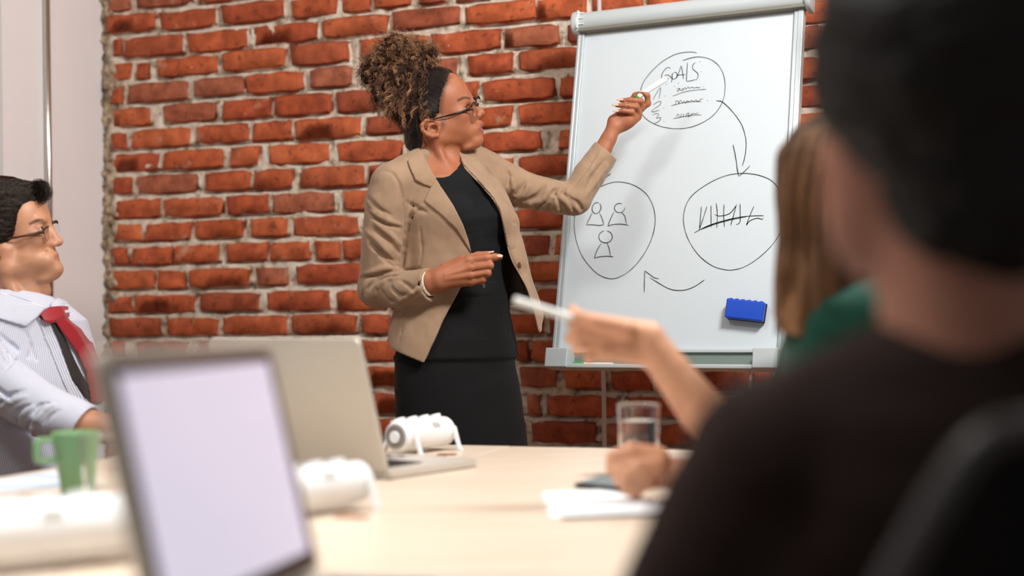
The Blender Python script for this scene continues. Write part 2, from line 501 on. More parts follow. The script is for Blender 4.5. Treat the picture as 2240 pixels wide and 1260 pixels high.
# old render left thick and ragged next to the corner
ragged = 0.05 + 0.018 * fbm(Zg * 9, 0 * U, 0 * U, 3, 21)
bulge = np.exp(-((Zg - wall_uz(262, 185)[1]) / 0.10) ** 2) * 0.045
patch = np.clip((ragged + bulge - U) / 0.02, 0, 1)
relief = relief + patch * (0.012 + 0.012 * fbm(U * 40, Zg * 40, 0 * U, 4, 5))
WV = WC[None, None, :] + U[..., None] * WE + relief[..., None] * WN
WV[..., 2] += Zg
idx = np.arange(nu * nz_).reshape(nz_, nu)
WF = np.stack([idx[:-1, :-1], idx[:-1, 1:], idx[1:, 1:], idx[1:, :-1]], -1).reshape(-1, 4)
wall_back = obj('wall_back', WV.reshape(-1, 3), WF, M_MORTAR, smooth=True)
tag(wall_back, 'old brick wall with pale rough mortar behind the speaker', kind='structure')
pa = wall_back.data.attributes.new('patch', 'FLOAT', 'POINT'); pa.data.foreach_set('value', patch.ravel().astype(np.float32))
slab = MB(); slab.box(WC + WE * WALL_W / 2 - WN * 0.06 + np.array([0, 0, WALL_H / 2]), WE * WALL_W / 2, WN * 0.06, np.array([0, 0, WALL_H / 2]))
slab.build('wall_core', M_MORTAR, wall_back)

def in_view(b):
    p = WC + WE * (b[0] + b[1]) / 2; z = (b[2] + b[3]) / 2
    d = p - CAM; x = 1120 + FPX * d[0] / d[1]; y = HZ - FPX * (z - CAM[2]) / d[1]
    return -0 < x < 2300 and -40 < y < 1000
single = list(known) + [b for b in extra if in_view(b) and b[0] < 2.9]
single = single[:300]; rest = [b for b in extra if b not in single]
for b in single:
    w = b[1] - b[0]; h = b[3] - b[2]
    cl = min(LCLASS, key=lambda L_: abs(L_ - w))
    o = bpy.data.objects.new('brick', brng.choice(LCLASS[cl])); COL.objects.link(o)
    p = WC + WE * (b[0] + b[1]) / 2
    o.location = (p[0], p[1], (b[2] + b[3]) / 2)
    fl = brng.choice([0, math.pi])
    o.rotation_euler = (0, -YAW * 0 + brng.uniform(-.006, .006) + fl * 0, -YAW)
    o.scale = (w + .006, brng.uniform(0.80, 1.05), h + .004)
    o.parent = wall_back
BV = []; BF = []
for b in rest:
    w = b[1] - b[0]; h = b[3] - b[2]; n0 = len(BV); q = 0.006
    for (dx, dz, dd) in ((0, 0, 0), (1, 0, 0), (1, 1, 0), (0, 1, 0)):
        p = WC + WE * (b[0] + dx * w); BV.append((p[0], p[1], b[2] + dz * h))
    for (dx, dz) in ((0, 0), (1, 0), (1, 1), (0, 1)):
        p = WC + WE * (b[0] + dx * w + (q if dx == 0 else -q)) + WN * brng.uniform(.021, .028); BV.append((p[0], p[1], b[2] + dz * h + (q if dz == 0 else -q)))
    BF += [(n0 + 4, n0 + 5, n0 + 6, n0 + 7)] + [(n0 + i, n0 + (i + 1) % 4, n0 + 4 + (i + 1) % 4, n0 + 4 + i) for i in range(4)]
tag(obj('brick_courses', BV, BF, M_BRICK, wall_back), kind='stuff')

# white wall to the left, with a steel pipe
M_WHITE = pm('white_plaster', (246, 244, 244), rough=0.6, var=0.02, vscale=3, bump=0.05, bscale=30)
M_GREY = pm('grey_door_frame', (176, 172, 166), rough=0.55)
M_STEEL = pm('brushed_steel', (205, 200, 195), rough=0.22, metal=1.0)
mb = MB(); mb.box(WC + WN * 0.262 - WE * 0.05 + np.array([0, 0, 1.4]), WE * 0.05, WN * 0.262, (0, 0, 1.4))
tag(mb.build('wall_left', M_WHITE), 'smooth white plastered wall beside the brick wall', kind='structure')
mb = MB(); mb.box(WC + WN * 1.55 - WE * 0.085 + np.array([0, 0, 1.4]), WE * 0.05, WN * 1.02, (0, 0, 1.4))
tag(mb.build('trim_1', M_GREY), 'grey panel set back beyond the white wall', kind='structure')
pb = WC + WN * 0.327 + WE * 0.013
pipe = empty('steel_pipe', (pb[0], pb[1], 0), 'thin shiny steel pipe running up the white wall', 'pipe')
mb = MB(); mb.tube([pb, pb + np.array([0, 0, 2.8])], 0.0105, 16); mb.build('tube', M_STEEL, pipe, smooth=True)
for zz in (0.4, 2.5):
    mb = MB(); mb.tube([pb + np.array([0, 0, zz]), pb + np.array([0, 0, zz + .03])], 0.0135, 16)
    mb.box(pb - WE * 0.011 + np.array([0, 0, zz + .015]), WE * 0.005, WN * 0.006, (0, 0, 0.008)); mb.build('clamp', M_STEEL, pipe)
M_FLOOR = pm('floor_boards', (150, 118, 88), rough=0.45, var=0.15, vscale=3)
M_CEIL = pm('white_ceiling', (232, 228, 222), rough=0.8, var=0.02)
mb = MB(); mb.box((0.6, 1.9, -0.05), (3.6, 0, 0), (0, 3.4, 0), (0, 0, .05))
tag(mb.build('floor', M_FLOOR), 'warm wooden floor of the meeting room', kind='structure')
mb = MB(); mb.box((0.6, 1.9, 2.86), (3.6, 0, 0), (0, 3.4, 0), (0, 0, .05))
tag(mb.build('ceiling', M_CEIL), 'white ceiling of the meeting room', kind='structure')
# ------------------------------------------------------------------ flip-chart easel with a drawn-on white board
BY = math.radians(27); BL_ = math.radians(12.3)
EU = np.array([math.cos(BY), -math.sin(BY), 0.0])                       # board, to the right
EA = np.array([math.sin(BY), math.cos(BY), 0.0])                        # horizontal, away from the room
EV = math.sin(BL_) * EA + np.array([0, 0, math.cos(BL_)])               # board, upwards
EN = np.cross(EU, EV); EN /= np.linalg.norm(EN)                         # board, towards the viewer
E0 = at(1216, 792, 3.92)                                                # lower left corner of the board's face
def buv(px, py):
    p = ray_plane(px, py, E0, EN); d = p - E0
    return float(np.dot(d, EU)), float(np.dot(d, EV))
def bp_(u, v, n=0.0): return E0 + EU * u + EV * v + EN * n
UR = buv(1709, 792)[0]; VT = buv(1267, 72)[1]
M_BOARD = pm('white_board', (204, 213, 218), rough=0.5, var=0.012, vscale=3, spec=.25)
M_FRAME = pm('pale_grey_frame', (188, 196, 198), rough=0.38)
M_FRAME2 = pm('silver_frame', (184, 193, 196), rough=0.32, metal=0.25)
M_DARKGAP = pm('grey_gap', (120, 116, 104), rough=0.6)  # darker grey for the lip along the clamp's lower edge
M_LEG = pm('pale_grey_leg', (206, 204, 202), rough=0.35, metal=0.2)
M_INK = pm('green_black_ink', (22, 28, 20), rough=0.9, spec=.1)
M_TRAY = pm('tray_recess', (116, 130, 122), rough=0.5)
root = E0 + EU * UR / 2 + EA * 0.05; root = np.array([root[0], root[1], 0])
easel = empty('flipchart_easel', root, 'white flip-chart easel with hand-drawn circles standing against the brick wall', 'easel')
mb = MB(); mb.box(bp_(UR / 2, VT / 2, -0.006), EU * UR / 2, EV * VT / 2, EN * 0.006)
mb.build('board', M_BOARD, easel)
# side rails with a bright ridge
for s_, u in ((-1, 0.0), (1, UR)):
    mb = MB()
    mb.box(bp_(u - s_ * 0.004 + s_ * 0.0, VT / 2, 0.003), EU * 0.006, EV * VT / 2, EN * 0.005)
    wr = 0.0045 if s_ < 0 else 0.0075
    mb.box(bp_(u + s_ * (wr + .001), VT / 2, -0.004), EU * wr, EV * VT / 2, EN * 0.014)
    mb.build('side_rail', M_FRAME2, easel, bevel=0.002)
# top clamp: a rounded bar with end caps
ut0 = buv(1259, 60)[0]; ut1 = buv(1779, 12)[0]; vb = VT - 0.002
prof = [(0.000, 0.004), (0.012, -0.001), (0.018, 0.014), (0.030, 0.028), (0.044, 0.036), (0.054, 0.034), (0.060, 0.020), (0.060, -0.02), (0.0, -0.02)]
pts = [bp_(ut0 + 0.012, vb + a, n) for (a, n) in [(0.0, -0.02), (0.0, 0.016), (0.006, 0.026), (0.018, 0.034), (0.034, 0.036), (0.048, 0.030), (0.056, 0.016), (0.058, -0.02)]]
mb = MB(); mb.prism(pts[::-1], EU, ut1 - ut0 - 0.024); clampb = mb.build('clamp_bar', M_FRAME, easel, bevel=0.003)
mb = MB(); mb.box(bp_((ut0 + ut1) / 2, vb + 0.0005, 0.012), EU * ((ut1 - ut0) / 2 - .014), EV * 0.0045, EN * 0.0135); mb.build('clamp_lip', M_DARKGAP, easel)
for k, u in enumerate((ut0, ut1 - 0.017)):
    pts2 = [bp_(u, vb + a, n) for (a, n) in [(-0.010, -0.022), (-0.010, 0.010), (-0.003, 0.028), (0.010, 0.039), (0.032, 0.042), (0.050, 0.036), (0.060, 0.020), (0.062, -0.022)]]
    mb = MB(); mb.prism(pts2[::-1], EU, 0.017 if k else 0.022); ec = mb.build('end_cap', M_FRAME, easel, bevel=0.006, bseg=4)
    if k == 0:
        mb = MB()
        for vv in (0.014, 0.030, 0.047):
            mb.box(bp_(u + 0.030, vb + vv, 0.0365 - abs(vv - .03) * .25), EU * 0.010, EV * 0.0012, EN * 0.003)
        mb.box(bp_(u + 0.0225, vb + 0.028, 0.036), EU * 0.0012, EV * 0.026, EN * 0.004)
        mb.build('latch_lines', pm('white_edge', (236, 240, 240), rough=.3), ec)
# tray with corner blocks
vt0 = -0.022; vt1 = 0.026
mb = MB(); mb.box(bp_(UR / 2, (vt0 + vt1) / 2 + .004, 0.001), EU * UR / 2, EV * 0.022, EN * 0.004); mb.build('tray_back', M_TRAY, easel)
mb = MB(); mb.box(bp_(UR / 2, vt1 + 0.004, 0.007), EU * UR / 2, EV * 0.005, EN * 0.006); mb.build('tray_top_rail', M_FRAME, easel, bevel=.002)
mb = MB(); mb.box(bp_(UR / 2, vt0 + 0.001, 0.026), EU * UR / 2, EV * 0.0025, EN * 0.026)
mb.box(bp_(UR / 2, vt0 + 0.0045, 0.050), EU * UR / 2, EV * 0.0045, EN * 0.002); mb.build('tray_shelf', M_FRAME, easel, bevel=.001)
for u in (-0.006, UR - 0.058):
    mb = MB(); mb.box(bp_(u + 0.031, 0.0035, 0.028), EU * 0.033, EV * 0.0265, EN * 0.028); mb.build('corner_block', M_FRAME, easel, bevel=.003)
# legs: two in front that carry the board, one slim tripod leg behind
for u in (0.20, UR - 0.2):
    top = bp_(u, VT * 0.95, -0.022); foot = bp_(u, 0, -0.03); foot = np.array([foot[0], foot[1], 0]) - EA * 0.17
mb = MB(); lp = at(1321.5, 900, 4.12); mb.tube([np.array([lp[0], lp[1], 0.0]), np.array([lp[0], lp[1], at(1312, -40, 4.12)[2] + .1])], 0.0064, 14); mb.build('leg', M_LEG, easel, smooth=True)
lp2 = bp_(UR - 0.12, 0, -0.03); mb = MB(); mb.tube([np.array([lp2[0] + .12, lp2[1] + .05, 0.0]), bp_(UR - 0.10, VT * .9, -0.022)], 0.0075, 12); mb.build('leg', M_LEG, easel, smooth=True)
mb = MB(); mb.tube([bp_(0.16, VT * .93, -.02), np.array([lp[0], lp[1], bp_(0, VT * .93)[2] + .05]), ], 0.006, 10); mb.build('bracket', M_STEEL, easel, smooth=True); mb = MB()
mb.tube([bp_(0.14, 0.1, -.02), np.array([lp[0], lp[1], bp_(0, .1)[2]])], 0.006, 10); mb.build('bracket', M_STEEL, easel, smooth=True)

# --- the drawing: marker strokes lying on the board
def stroke_ribbon(mb, pts, w=0.0011):
    """pts in board (u, v); flat pen line slightly proud of the board"""
    n = max(6, int(np.sum(np.linalg.norm(np.diff(np.asarray(pts), axis=0), axis=1)) / 0.006))
    P = spline(pts, min(n, 120)); k = len(P); L_ = []; R_ = []
    for i in range(k):
        t = P[min(i + 1, k - 1)] - P[max(i - 1, 0)]; t = t / (np.linalg.norm(t) + 1e-9)
        nn = np.array([-t[1], t[0]]); ww = w * (0.85 + 0.3 * vnoise(i * .35, len(P), .5, 4))
        if i in (0, k - 1): ww *= .5
        a = P[i] + nn * ww; b = P[i] - nn * ww
        L_.append(bp_(a[0], a[1], .0006)); R_.append(bp_(b[0], b[1], .0006))
    mb.grid([R_, L_], flip=True)
c5 = lambda L: [buv(1180 + x / 3.0, y / 3.0) for x, y in L]
c6 = lambda L: [buv(1180 + x / 2.624, 360 + y / 2.624) for x, y in L]
def dot(x, y): return [(x - 1.5, y - 1.5), (x + 1.5, y + 2.5)]
def ring(cx, cy, rx, ry, a0, a1, n=14, tilt=0.0):
    out = []
    for i in range(n):
        t = math.radians(a0 + (a1 - a0) * i / (n - 1)); x = rx * math.cos(t); y = -ry * math.sin(t)
        out.append((cx + x * math.cos(tilt) - y * math.sin(tilt), cy + x * math.sin(tilt) + y * math.cos(tilt)))
    return out
def drawing(name, strokes, w=0.0011):
    mb = MB()
    for s_ in strokes: stroke_ribbon(mb, s_, w)
    return mb.build(name, M_INK, easel)
drawing('drawn_circle', [c5([(1035,348),(1000,342),(950,345),(900,355),(850,378),(800,410),(750,455),(710,500),(680,545),(665,590),(655,650),(660,700),(672,745),(700,780),(750,812),(820,836),(900,845),(980,838),(1050,815),(1120,775),(1170,725),(1205,660),(1218,590),(1215,520),(1195,460),(1160,415),(1110,385),(1050,374),(1000,380),(940,398)])])
drawing('goals_lettering', [c5(s_) for s_ in (
 [(860,455),(856,444),(845,442),(825,455),(808,480),(802,500),(806,522),(830,528),(850,512)],
 [(820,496),(845,492),(860,503),(866,520)],
 [(880,478),(868,500),(875,520),(895,515),(905,495),(900,477),(882,476)], [(870,482),(872,515),(866,545)],
 [(900,515),(918,470),(930,430)], [(930,430),(938,465),(946,520)], [(905,495),(930,492),(960,490)],
 [(972,410),(968,470),(965,535)], [(965,535),(1000,530),(1030,520)],
 [(1025,410),(1008,425),(1005,450),(1020,465),(1038,480),(1042,500),(1030,528)],
 dot(1052,405), dot(1062,470), dot(833,553), dot(912,545), dot(886,566))])
drawing('goals_list', [c5(s_) for s_ in (
 [(745,655),(770,610),(795,572)], [(795,572),(797,580),(785,650)], dot(822,630),
 [(745,690),(775,670),(798,666),(790,690),(760,710),(735,732),(750,735),(790,722)], dot(815,708),
 [(742,755),(770,745),(785,750),(770,770),(765,778),(795,770),(797,780),(780,800),(750,812)], dot(817,797),
 [(905,575),(906,595),(910,605),(917,595),(915,575),(925,590),(935,600),(940,575),(946,595),(955,572),(965,590),(975,568),(985,583),(1000,570),(1012,580),(1030,572),(1045,578),(1058,570)], dot(1078,568),
 [(875,632),(950,605),(1020,592),(1095,587)],
 [(893,685),(897,662),(910,665),(915,685)], [(918,682),(920,660),(932,660),(938,680),(950,662),(960,680),(970,660),(985,672),(998,656),(1012,670),(1026,655),(1040,668),(1058,652),(1075,650)],
 [(863,695),(930,678),(1000,668),(1065,668)], dot(1104,660),
 [(897,770),(910,748),(918,770)], [(945,750),(930,752),(928,768),(945,765),(948,745)], [(962,768),(968,745),(985,742),(972,766),(990,762),(1003,742),(998,760),(1012,740),(1020,750),(1045,738)],
 [(878,780),(950,765),(1010,756),(1065,754)])], 0.0009)
drawing('drawn_arrow', [c5([(1160,662),(1190,665),(1220,685),(1260,725),(1300,775),(1330,825),(1350,890),(1357,950),(1350,1020),(1338,1070),(1330,1092)]),
 c5([(1270,950),(1282,1000),(1292,1060),(1300,1120),(1310,1158)]), c5([(1310,1158),(1350,1122),(1383,1087)])], 0.0013)
drawing('drawn_arrow', [c5([(448,1148),(456,1152),(468,1135)]), c5([(462,1142),(400,1200),(330,1300)][:2])], 0.0011)
drawing('drawn_circle', [c6([(345,130),(400,108),(450,100),(510,108),(560,128),(610,165),(640,210),(658,260),(665,320),(655,390),(630,460),(590,530),(540,590),(490,630),(430,655),(380,650),(330,625),(285,580),(245,525),(215,450),(202,380),(200,330),(208,270),(240,200),(290,155),(345,130)])])
for nm, hs, bs in (('drawn_figure', ring(328,250,25,33,80,430,tilt=.3), [[(303,278),(285,315),(270,348)], [(270,348),(300,345),(340,350),(370,346)], [(370,346),(360,310),(345,278)]]),
                   ('drawn_figure', ring(460,250,30,27,60,370), [[(428,272),(410,310),(392,355)], [(392,355),(420,345),(470,342),(512,350)], [(470,275),(490,295),(500,345)]]),
                   ('drawn_figure', ring(380,415,39,35,100,440), [[(355,452),(330,495),(315,538)], [(315,538),(345,530),(390,526),(425,530)], [(388,452),(400,480),(408,526)]])):
    drawing(nm, [c6(hs)] + [c6(b_) for b_ in bs], 0.0013)
drawing('drawn_circle', [c6([(1384,160),(1360,120),(1320,85),(1260,62),(1200,52),(1140,52),(1080,62),(1010,88),(940,128),(880,175),(845,225),(828,290),(830,350),(850,420),(890,490),(940,545),(1000,585),(1060,603),(1110,605),(1170,590),(1240,550),(1310,490),(1360,430),(1390,370),(1402,310),(1400,230),(1388,180)])])
drawing('vitals_lettering', [c6(s_) for s_ in (
 [(930,240),(925,300),(918,375)], [(918,375),(940,310),(962,240)], [(985,235),(986,360)], [(1015,220),(1022,290),(1018,365)], [(1060,228),(1058,290),(1062,360)],
 [(1005,285),(1030,296),(1070,290),(1100,275),(1132,232)], [(1132,228),(1115,290),(1098,350)], [(1152,225),(1153,300),(1150,335),(1128,345)],
 [(1232,238),(1210,290),(1188,350),(1205,325),(1250,308),(1282,316),(1285,305)],
 [(888,393),(960,355),(1050,325),(1150,302),(1230,295),(1288,294)], [(920,375),(1040,332),(1200,296)])], 0.0012)
drawing('drawn_arrow', [c6([(948,662),(900,695),(850,717),(800,723),(750,715),(700,690),(635,650)]), c6([(688,655),(660,650),(605,610)]), c6([(605,610),(603,670),(602,735)])], 0.0012)

# eraser held by its magnet to the board
M_BLUE = pm('blue_plastic', (14, 72, 190), rough=0.35, var=0.04); M_FELT = pm('black_felt', (24, 26, 34), rough=0.9, bump=.3)
q = [buv(1597, 657), buv(1680, 666), buv(1674, 708), buv(1592, 699)]
er = empty('board_eraser', bp_(*q[3]), 'blue rectangular eraser stuck on the lower right of the white board', 'eraser')
mb = MB(); mb.prism([bp_(x, y, 0.002) for x, y in q][::-1], EN, 0.010); mb.build('felt_pad', M_FELT, er, bevel=.002)
mb = MB(); mb.prism([bp_(x, y, 0.012) for x, y in q][::-1], EN, 0.018); cs = mb.build('case', M_BLUE, er, bevel=.004, bseg=4)
mb = MB()
for t in np.linspace(.1, .9, 6):
    x = q[0][0] * (1 - t) + q[1][0] * t; y = q[0][1] * (1 - t) + q[1][1] * t
    mb.box(bp_(x, y + .0003, 0.021), EU * .0045, EV * .0014, EN * .007)
mb.build('grip_ridge', M_BLUE, cs, bevel=.001)

# marker lying in the tray
M_PENW = pm('white_pen_plastic', (238, 240, 238), rough=0.35); M_PENG = pm('green_pen_plastic', (38, 176, 58), rough=0.4)
def marker(name, a, b, r, label, capfrac=0.3, tip=True, mats=(None, None), tipcol=None):
    a = np.asarray(a); b = np.asarray(b); d = b - a; L_ = np.linalg.norm(d); d = d / L_
    e = empty(name, (a + b) / 2, label, 'marker')
    mb = MB(); mb.lathe(a, d, [(r * .92, 0), (r * 1.06, L_ * .02), (r * 1.06, L_ * capfrac)], 20); mb.build('cap', mats[1] or M_PENG, e, smooth=False, bevel=.0008)
    mb = MB(); mb.lathe(a + d * L_ * capfrac, d, [(r, 0), (r, L_ * (.88 - capfrac)), (r * .8, L_ * (.93 - capfrac))], 20); mb.build('barrel', mats[0] or M_PENW, e, bevel=.0005)
    mb = MB(); mb.lathe(a + d * L_ * .93, d, [(r * .8, 0), (r * .6, L_ * .05), (r * .35, L_ * .07)], 16); mb.build('end_plug', tipcol or mats[1] or M_PENG, e)
    return e
u0, v0 = buv(1262, 800); u1, v1 = buv(1358, 801)
marker('marker_pen', bp_(u0, vt0 + .0105, .028), bp_(u1, vt0 + .0105, .028), .0062, 'white marker with a green cap lying in the easel tray', 0.27)
# ------------------------------------------------------------------ table with laptops and small things
TZ = 0.745
TA = np.array([math.cos(math.radians(19)), -math.sin(math.radians(19)), 0.0])
TB = np.array([-math.sin(math.radians(19)), -math.cos(math.radians(19)), 0.0])
T0 = np.array([-0.668, 3.225, 0.0])
def on_table(px, py): return ray_plane(px, py, (0, 0, TZ), np.array([0, 0, 1.0]))
def wood_material():
    m = bpy.data.materials.new('pale_maple'); m.use_nodes = True
    nt = m.node_tree; N = nt.nodes; L = nt.links; b = N['Principled BSDF']
    tc = N.new('ShaderNodeTexCoord'); mp = N.new('ShaderNodeMapping')
    mp.inputs['Rotation'].default_value = (0, 0, math.radians(19)); mp.inputs['Scale'].default_value = (1.2, 14, 1)
    L.new(tc.outputs['Object'], mp.inputs['Vector'])
    nz = N.new('ShaderNodeTexNoise'); nz.inputs['Scale'].default_value = 3; nz.inputs['Detail'].default_value = 6
    L.new(mp.outputs['Vector'], nz.inputs['Vector'])
    r = N.new('ShaderNodeValToRGB'); r.color_ramp.elements[0].position = .3; r.color_ramp.elements[0].color = (*lin((210, 190, 168)), 1)
    r.color_ramp.elements[1].position = .7; r.color_ramp.elements[1].color = (*lin((222, 207, 189)), 1)
    L.new(nz.outputs['Fac'], r.inputs['Fac']); L.new(r.outputs['Color'], b.inputs['Base Color'])
    b.inputs['Roughness'].default_value = .38
    return m
M_WOOD = wood_material(); M_EDGE = pm('table_edge', (206, 176, 142), rough=.5, var=.05); M_TLEG = pm('table_leg_steel', (150, 150, 150), rough=.4, metal=.8)
M_SLOT = pm('brown_cable_flap', (150, 96, 62), rough=.6, var=.1)
tops = [((0.0, 0.70), (0.0, 1.0), 'pale maple conference table section at the far left, below the aluminium laptop'),
        ((0.703, 1.33), (0.004, 1.0), 'pale maple conference table section at the far right, under the water glass'),
        ((0.0, 0.70), (1.004, 2.5), 'pale maple conference table section at the near left, under the open laptop'),
        ((0.703, 1.33), (1.004, 2.5), 'pale maple conference table section at the near right, under the papers')]
for (a0, a1), (b0, b1), lab in tops:
    c = T0 + TA * (a0 + a1) / 2 + TB * (b0 + b1) / 2
    t = empty('conference_table', (c[0], c[1], 0), lab, 'table', 'sections of the conference table')
    mb = MB(); mb.box(c + np.array([0, 0, TZ - .0125]), TA * (a1 - a0) / 2, TB * (b1 - b0) / 2, (0, 0, .0125)); mb.build('table_top', M_WOOD, t, bevel=.002)
    for s_ in (-1, 1):
        mb = MB(); mb.box(c + TA * s_ * ((a1 - a0) / 2 - .08) + np.array([0, 0, TZ - .055]), TA * .015, TB * ((b1 - b0) / 2 - .06), (0, 0, .03)); mb.build('apron', M_EDGE, t)
    for sa in (-1, 1):
        for sb in (-1, 1):
            p = c + TA * sa * ((a1 - a0) / 2 - .08) + TB * sb * ((b1 - b0) / 2 - .08)
            mb = MB(); mb.tube([(p[0], p[1], 0), (p[0], p[1], TZ - .03)], .022, 14); mb.build('leg', M_TLEG, t, smooth=True)
def flap(px, py, w, d, lab):
    p = on_table(px, py); mb = MB(); mb.box(p + np.array([0, 0, .0012]), TA * w / 2, TB * d / 2, (0, 0, .001))
    tag(mb.build('cable_flap', M_SLOT, origin=p), lab, 'cable flap')
flap(944, 1000, .05, .035, 'small brown cable flap in the table beside the far power pod')
flap(978, 995, .035, .02, 'tiny brown cable flap in the table right of the far power pod')
flap(770, 1132, .045, .022, 'brown cable flap in the table beside the middle power pod')

M_ALU = pm('aluminium', (206, 200, 190), rough=.36, metal=.25, var=.01); M_ALU_E = pm('aluminium_edge', (226, 224, 218), rough=.25, metal=.9)
M_BEZEL = pm('black_glass_bezel', (18, 16, 18), rough=.12); M_KEY = pm('black_keys', (30, 30, 32), rough=.5)
M_SCREEN = pm('lilac_screen', (150, 140, 160), rough=.16, emit=(220, 215, 230), estr=.66)
def rrect(w, h, r, n=6):
    out = []
    for cx, cy, a0 in ((w / 2 - r, h / 2 - r, 0), (-w / 2 + r, h / 2 - r, 90), (-w / 2 + r, -h / 2 + r, 180), (w / 2 - r, -h / 2 + r, 270)):
        for i in range(n + 1):
            t = math.radians(a0 + 90 * i / n); out.append((cx + r * math.cos(t), cy + r * math.sin(t)))
    return out
def laptop(name, label, hl, hr, lean, L_=.238, depth=.245, lid_t=.0075, brd=.003, bez=.014):
    """hl, hr: hinge ends on the table seen from the keyboard side; keyboard side is to the left of hl->hr x up"""
    hl = np.asarray(hl, float); hr = np.asarray(hr, float); W = np.linalg.norm(hr - hl); e = (hr - hl) / W
    up = np.array([0, 0, 1.0]); f = np.cross(e, up); f /= np.linalg.norm(f)      # towards the user
    c = (hl + hr) / 2
    root = empty(name, c, label, 'laptop')
    th = .0075
    bc = c + f * depth / 2 + up * (.002 + th)
    mb = MB(); mb.prism([bc + e * x + f * y - up * th for x, y in rrect(W, depth, .012)], up, th * 2 - .002)
    if np.dot(np.cross(e, f), up) < 0: mb.f = [q[::-1] for q in mb.f]
    base = mb.build('base', M_ALU, root, bevel=.0015)
    mb = MB()
    for r_ in range(6):
        for k in range(14):
            x = (-.5 + (k + .5) / 14) * W * .78; y = -depth * .5 + .034 + r_ * .0185
            mb.box(bc + e * x + f * y + up * (th - .0012), e * W * .78 / 28 * .88, f * .0078, up * .0011)
    mb.build('keyboard', M_KEY, base)
    mb = MB(); mb.prism([bc + e * x + f * (y + depth * .28) + up * (th - .0019) for x, y in rrect(.105, .072, .005)], up, .0004); mb.build('trackpad', M_ALU_E, base)
    mb = MB()
    for k in range(4): mb.box(bc + e * W / 2 + f * (-depth * .38 + k * .022), e * .0006, f * .006, up * .0022)
    mb.build('port', M_KEY, base)
    b0 = c + up * (.002 + 2 * th - .002)
    lv = math.cos(lean) * up - math.sin(lean) * f; ln = math.cos(lean) * f + math.sin(lean) * up   # screen up / screen facing
    lc = b0 + lv * L_ / 2
    mb = MB(); mb.prism([lc + e * x + lv * y + ln * (.0025 - lid_t) for x, y in rrect(W, L_, .012)], ln, lid_t)
    if np.dot(np.cross(e, lv), ln) < 0: mb.f = [q[::-1] for q in mb.f]
    lid = mb.build('lid', M_ALU, root, bevel=.0012)
    mb = MB(); mb.prism([lc + e * x + lv * y + ln * .0026 for x, y in rrect(W - 2 * brd, L_ - 2 * brd, .010)], ln, .0008)
    if np.dot(np.cross(e, lv), ln) < 0: mb.f = [q[::-1] for q in mb.f]
    mb.build('bezel', M_BEZEL, lid)
    mb = MB(); hx, hy = W / 2 - brd - bez, L_ / 2 - brd - bez; o_ = lc + ln * .0037 + lv * .002
    mb.prism([o_ - e * hx - lv * hy, o_ + e * hx - lv * hy, o_ + e * hx + lv * hy, o_ - e * hx + lv * hy], ln, .0003)
    if np.dot(np.cross(e, lv), ln) < 0: mb.f = [q[::-1] for q in mb.f]
    mb.build('screen', M_SCREEN, lid)
    mb = MB(); mb.tube([b0 - e * W * .38, b0 + e * W * .38], .0062, 12); mb.build('hinge', M_BEZEL, root, smooth=True)
    return root
# near laptop: screen towards us; far laptop: its aluminium back towards us
nl = np.array([-0.2785, 1.106, TZ]); nr = np.array([-0.2005, 1.455, TZ])
laptop('laptop', 'open laptop with a black-rimmed lilac screen facing us in the foreground', nl, nr, math.radians(12.5), L_=.242, lid_t=.009, brd=.0095, bez=.014)
fr = at(850, 1050, 2.396); fr[2] = TZ; fdir = np.array([-.301, .23, 0]) / .379
laptop('laptop', 'aluminium laptop seen from the back, open towards the brick wall', fr, fr + fdir * .372, math.radians(16.5), L_=.236)

# power pods: white cylinders on bracket feet
M_POD = pm('white_pod_plastic', (240, 242, 244), rough=.32); M_SOCK = pm('socket_grey', (176, 174, 168), rough=.4); M_PODFACE = pm('pod_end_grey', (150, 146, 138), rough=.35, metal=.3)
def pod(p, ang, label, L_=.20, r=.030):
    p = np.asarray(p, float); d = np.array([math.cos(ang), math.sin(ang), 0]); s_ = np.array([-d[1], d[0], 0]); up = np.array([0, 0, 1.0])
    root = empty('power_pod', p, label, 'power outlet', 'white power pods on the table')
    c = p + up * (r + .008)
    mb = MB(); mb.lathe(c - d * L_ / 2, d, [(r * .9, 0), (r, .004), (r, L_ - .004), (r * .9, L_)], 40, ref=up); body = mb.build('body', M_POD, root, smooth=False, bevel=.001)
    for k in (-1, 1):
        mb = MB(); mb.lathe(c + d * k * (L_ / 2 - .0005), d * k, [(r * .78, 0), (r * .80, .003), (r * .6, .004), (r * .55, .001)], 32, ref=up); cap = mb.build('end_cap', M_PODFACE, root)
        mb = MB(); mb.lathe(c + d * k * (L_ / 2 + .001), d * k, [(r * .40, 0), (r * .40, .004), (r * .32, .005)], 24, ref=up); mb.build('knob', M_POD, cap)
        q = c + d * k * (L_ / 2 - .016)
        for side in (-1, 1):
            mb = MB(); mb.prism([q + s_ * side * r * .72 - up * r * .5, q + s_ * side * (r + .002) - up * .002, q + s_ * side * (r + .014) - up * (r + .0075), q + s_ * side * (r + .022) - up * (r + .0075), q + s_ * side * (r + .022) - up * (r + .003), q + s_ * side * (r + .017) - up * (r + .003), q + s_ * side * (r + .004) + up * .010, q + s_ * side * r * .8 + up * r * .52], d, .010); mb.build('foot', M_POD, root)
    for k in range(4):
        mb = MB(); q = c + d * (-.06 + .04 * k) + (up * .94 + s_ * .35) * (r + .0008)
        mb.lathe(q, up * .94 + s_ * .35, [(.0145, -.004), (.0150, .004), (.012, .0045), (.012, .001)], 20); mb.build('socket', M_POD, body)
    mb = MB(); q = c - s_ * (r * .93) * .8 + up * r * .6; nn = (-s_ * .8 + up * .6)
    mb.box(c + nn * (r + .0003) + d * .02, d * .012, np.cross(nn, d) * .006, nn * .0004); mb.build('rating_label', M_SOCK, body)
    return root
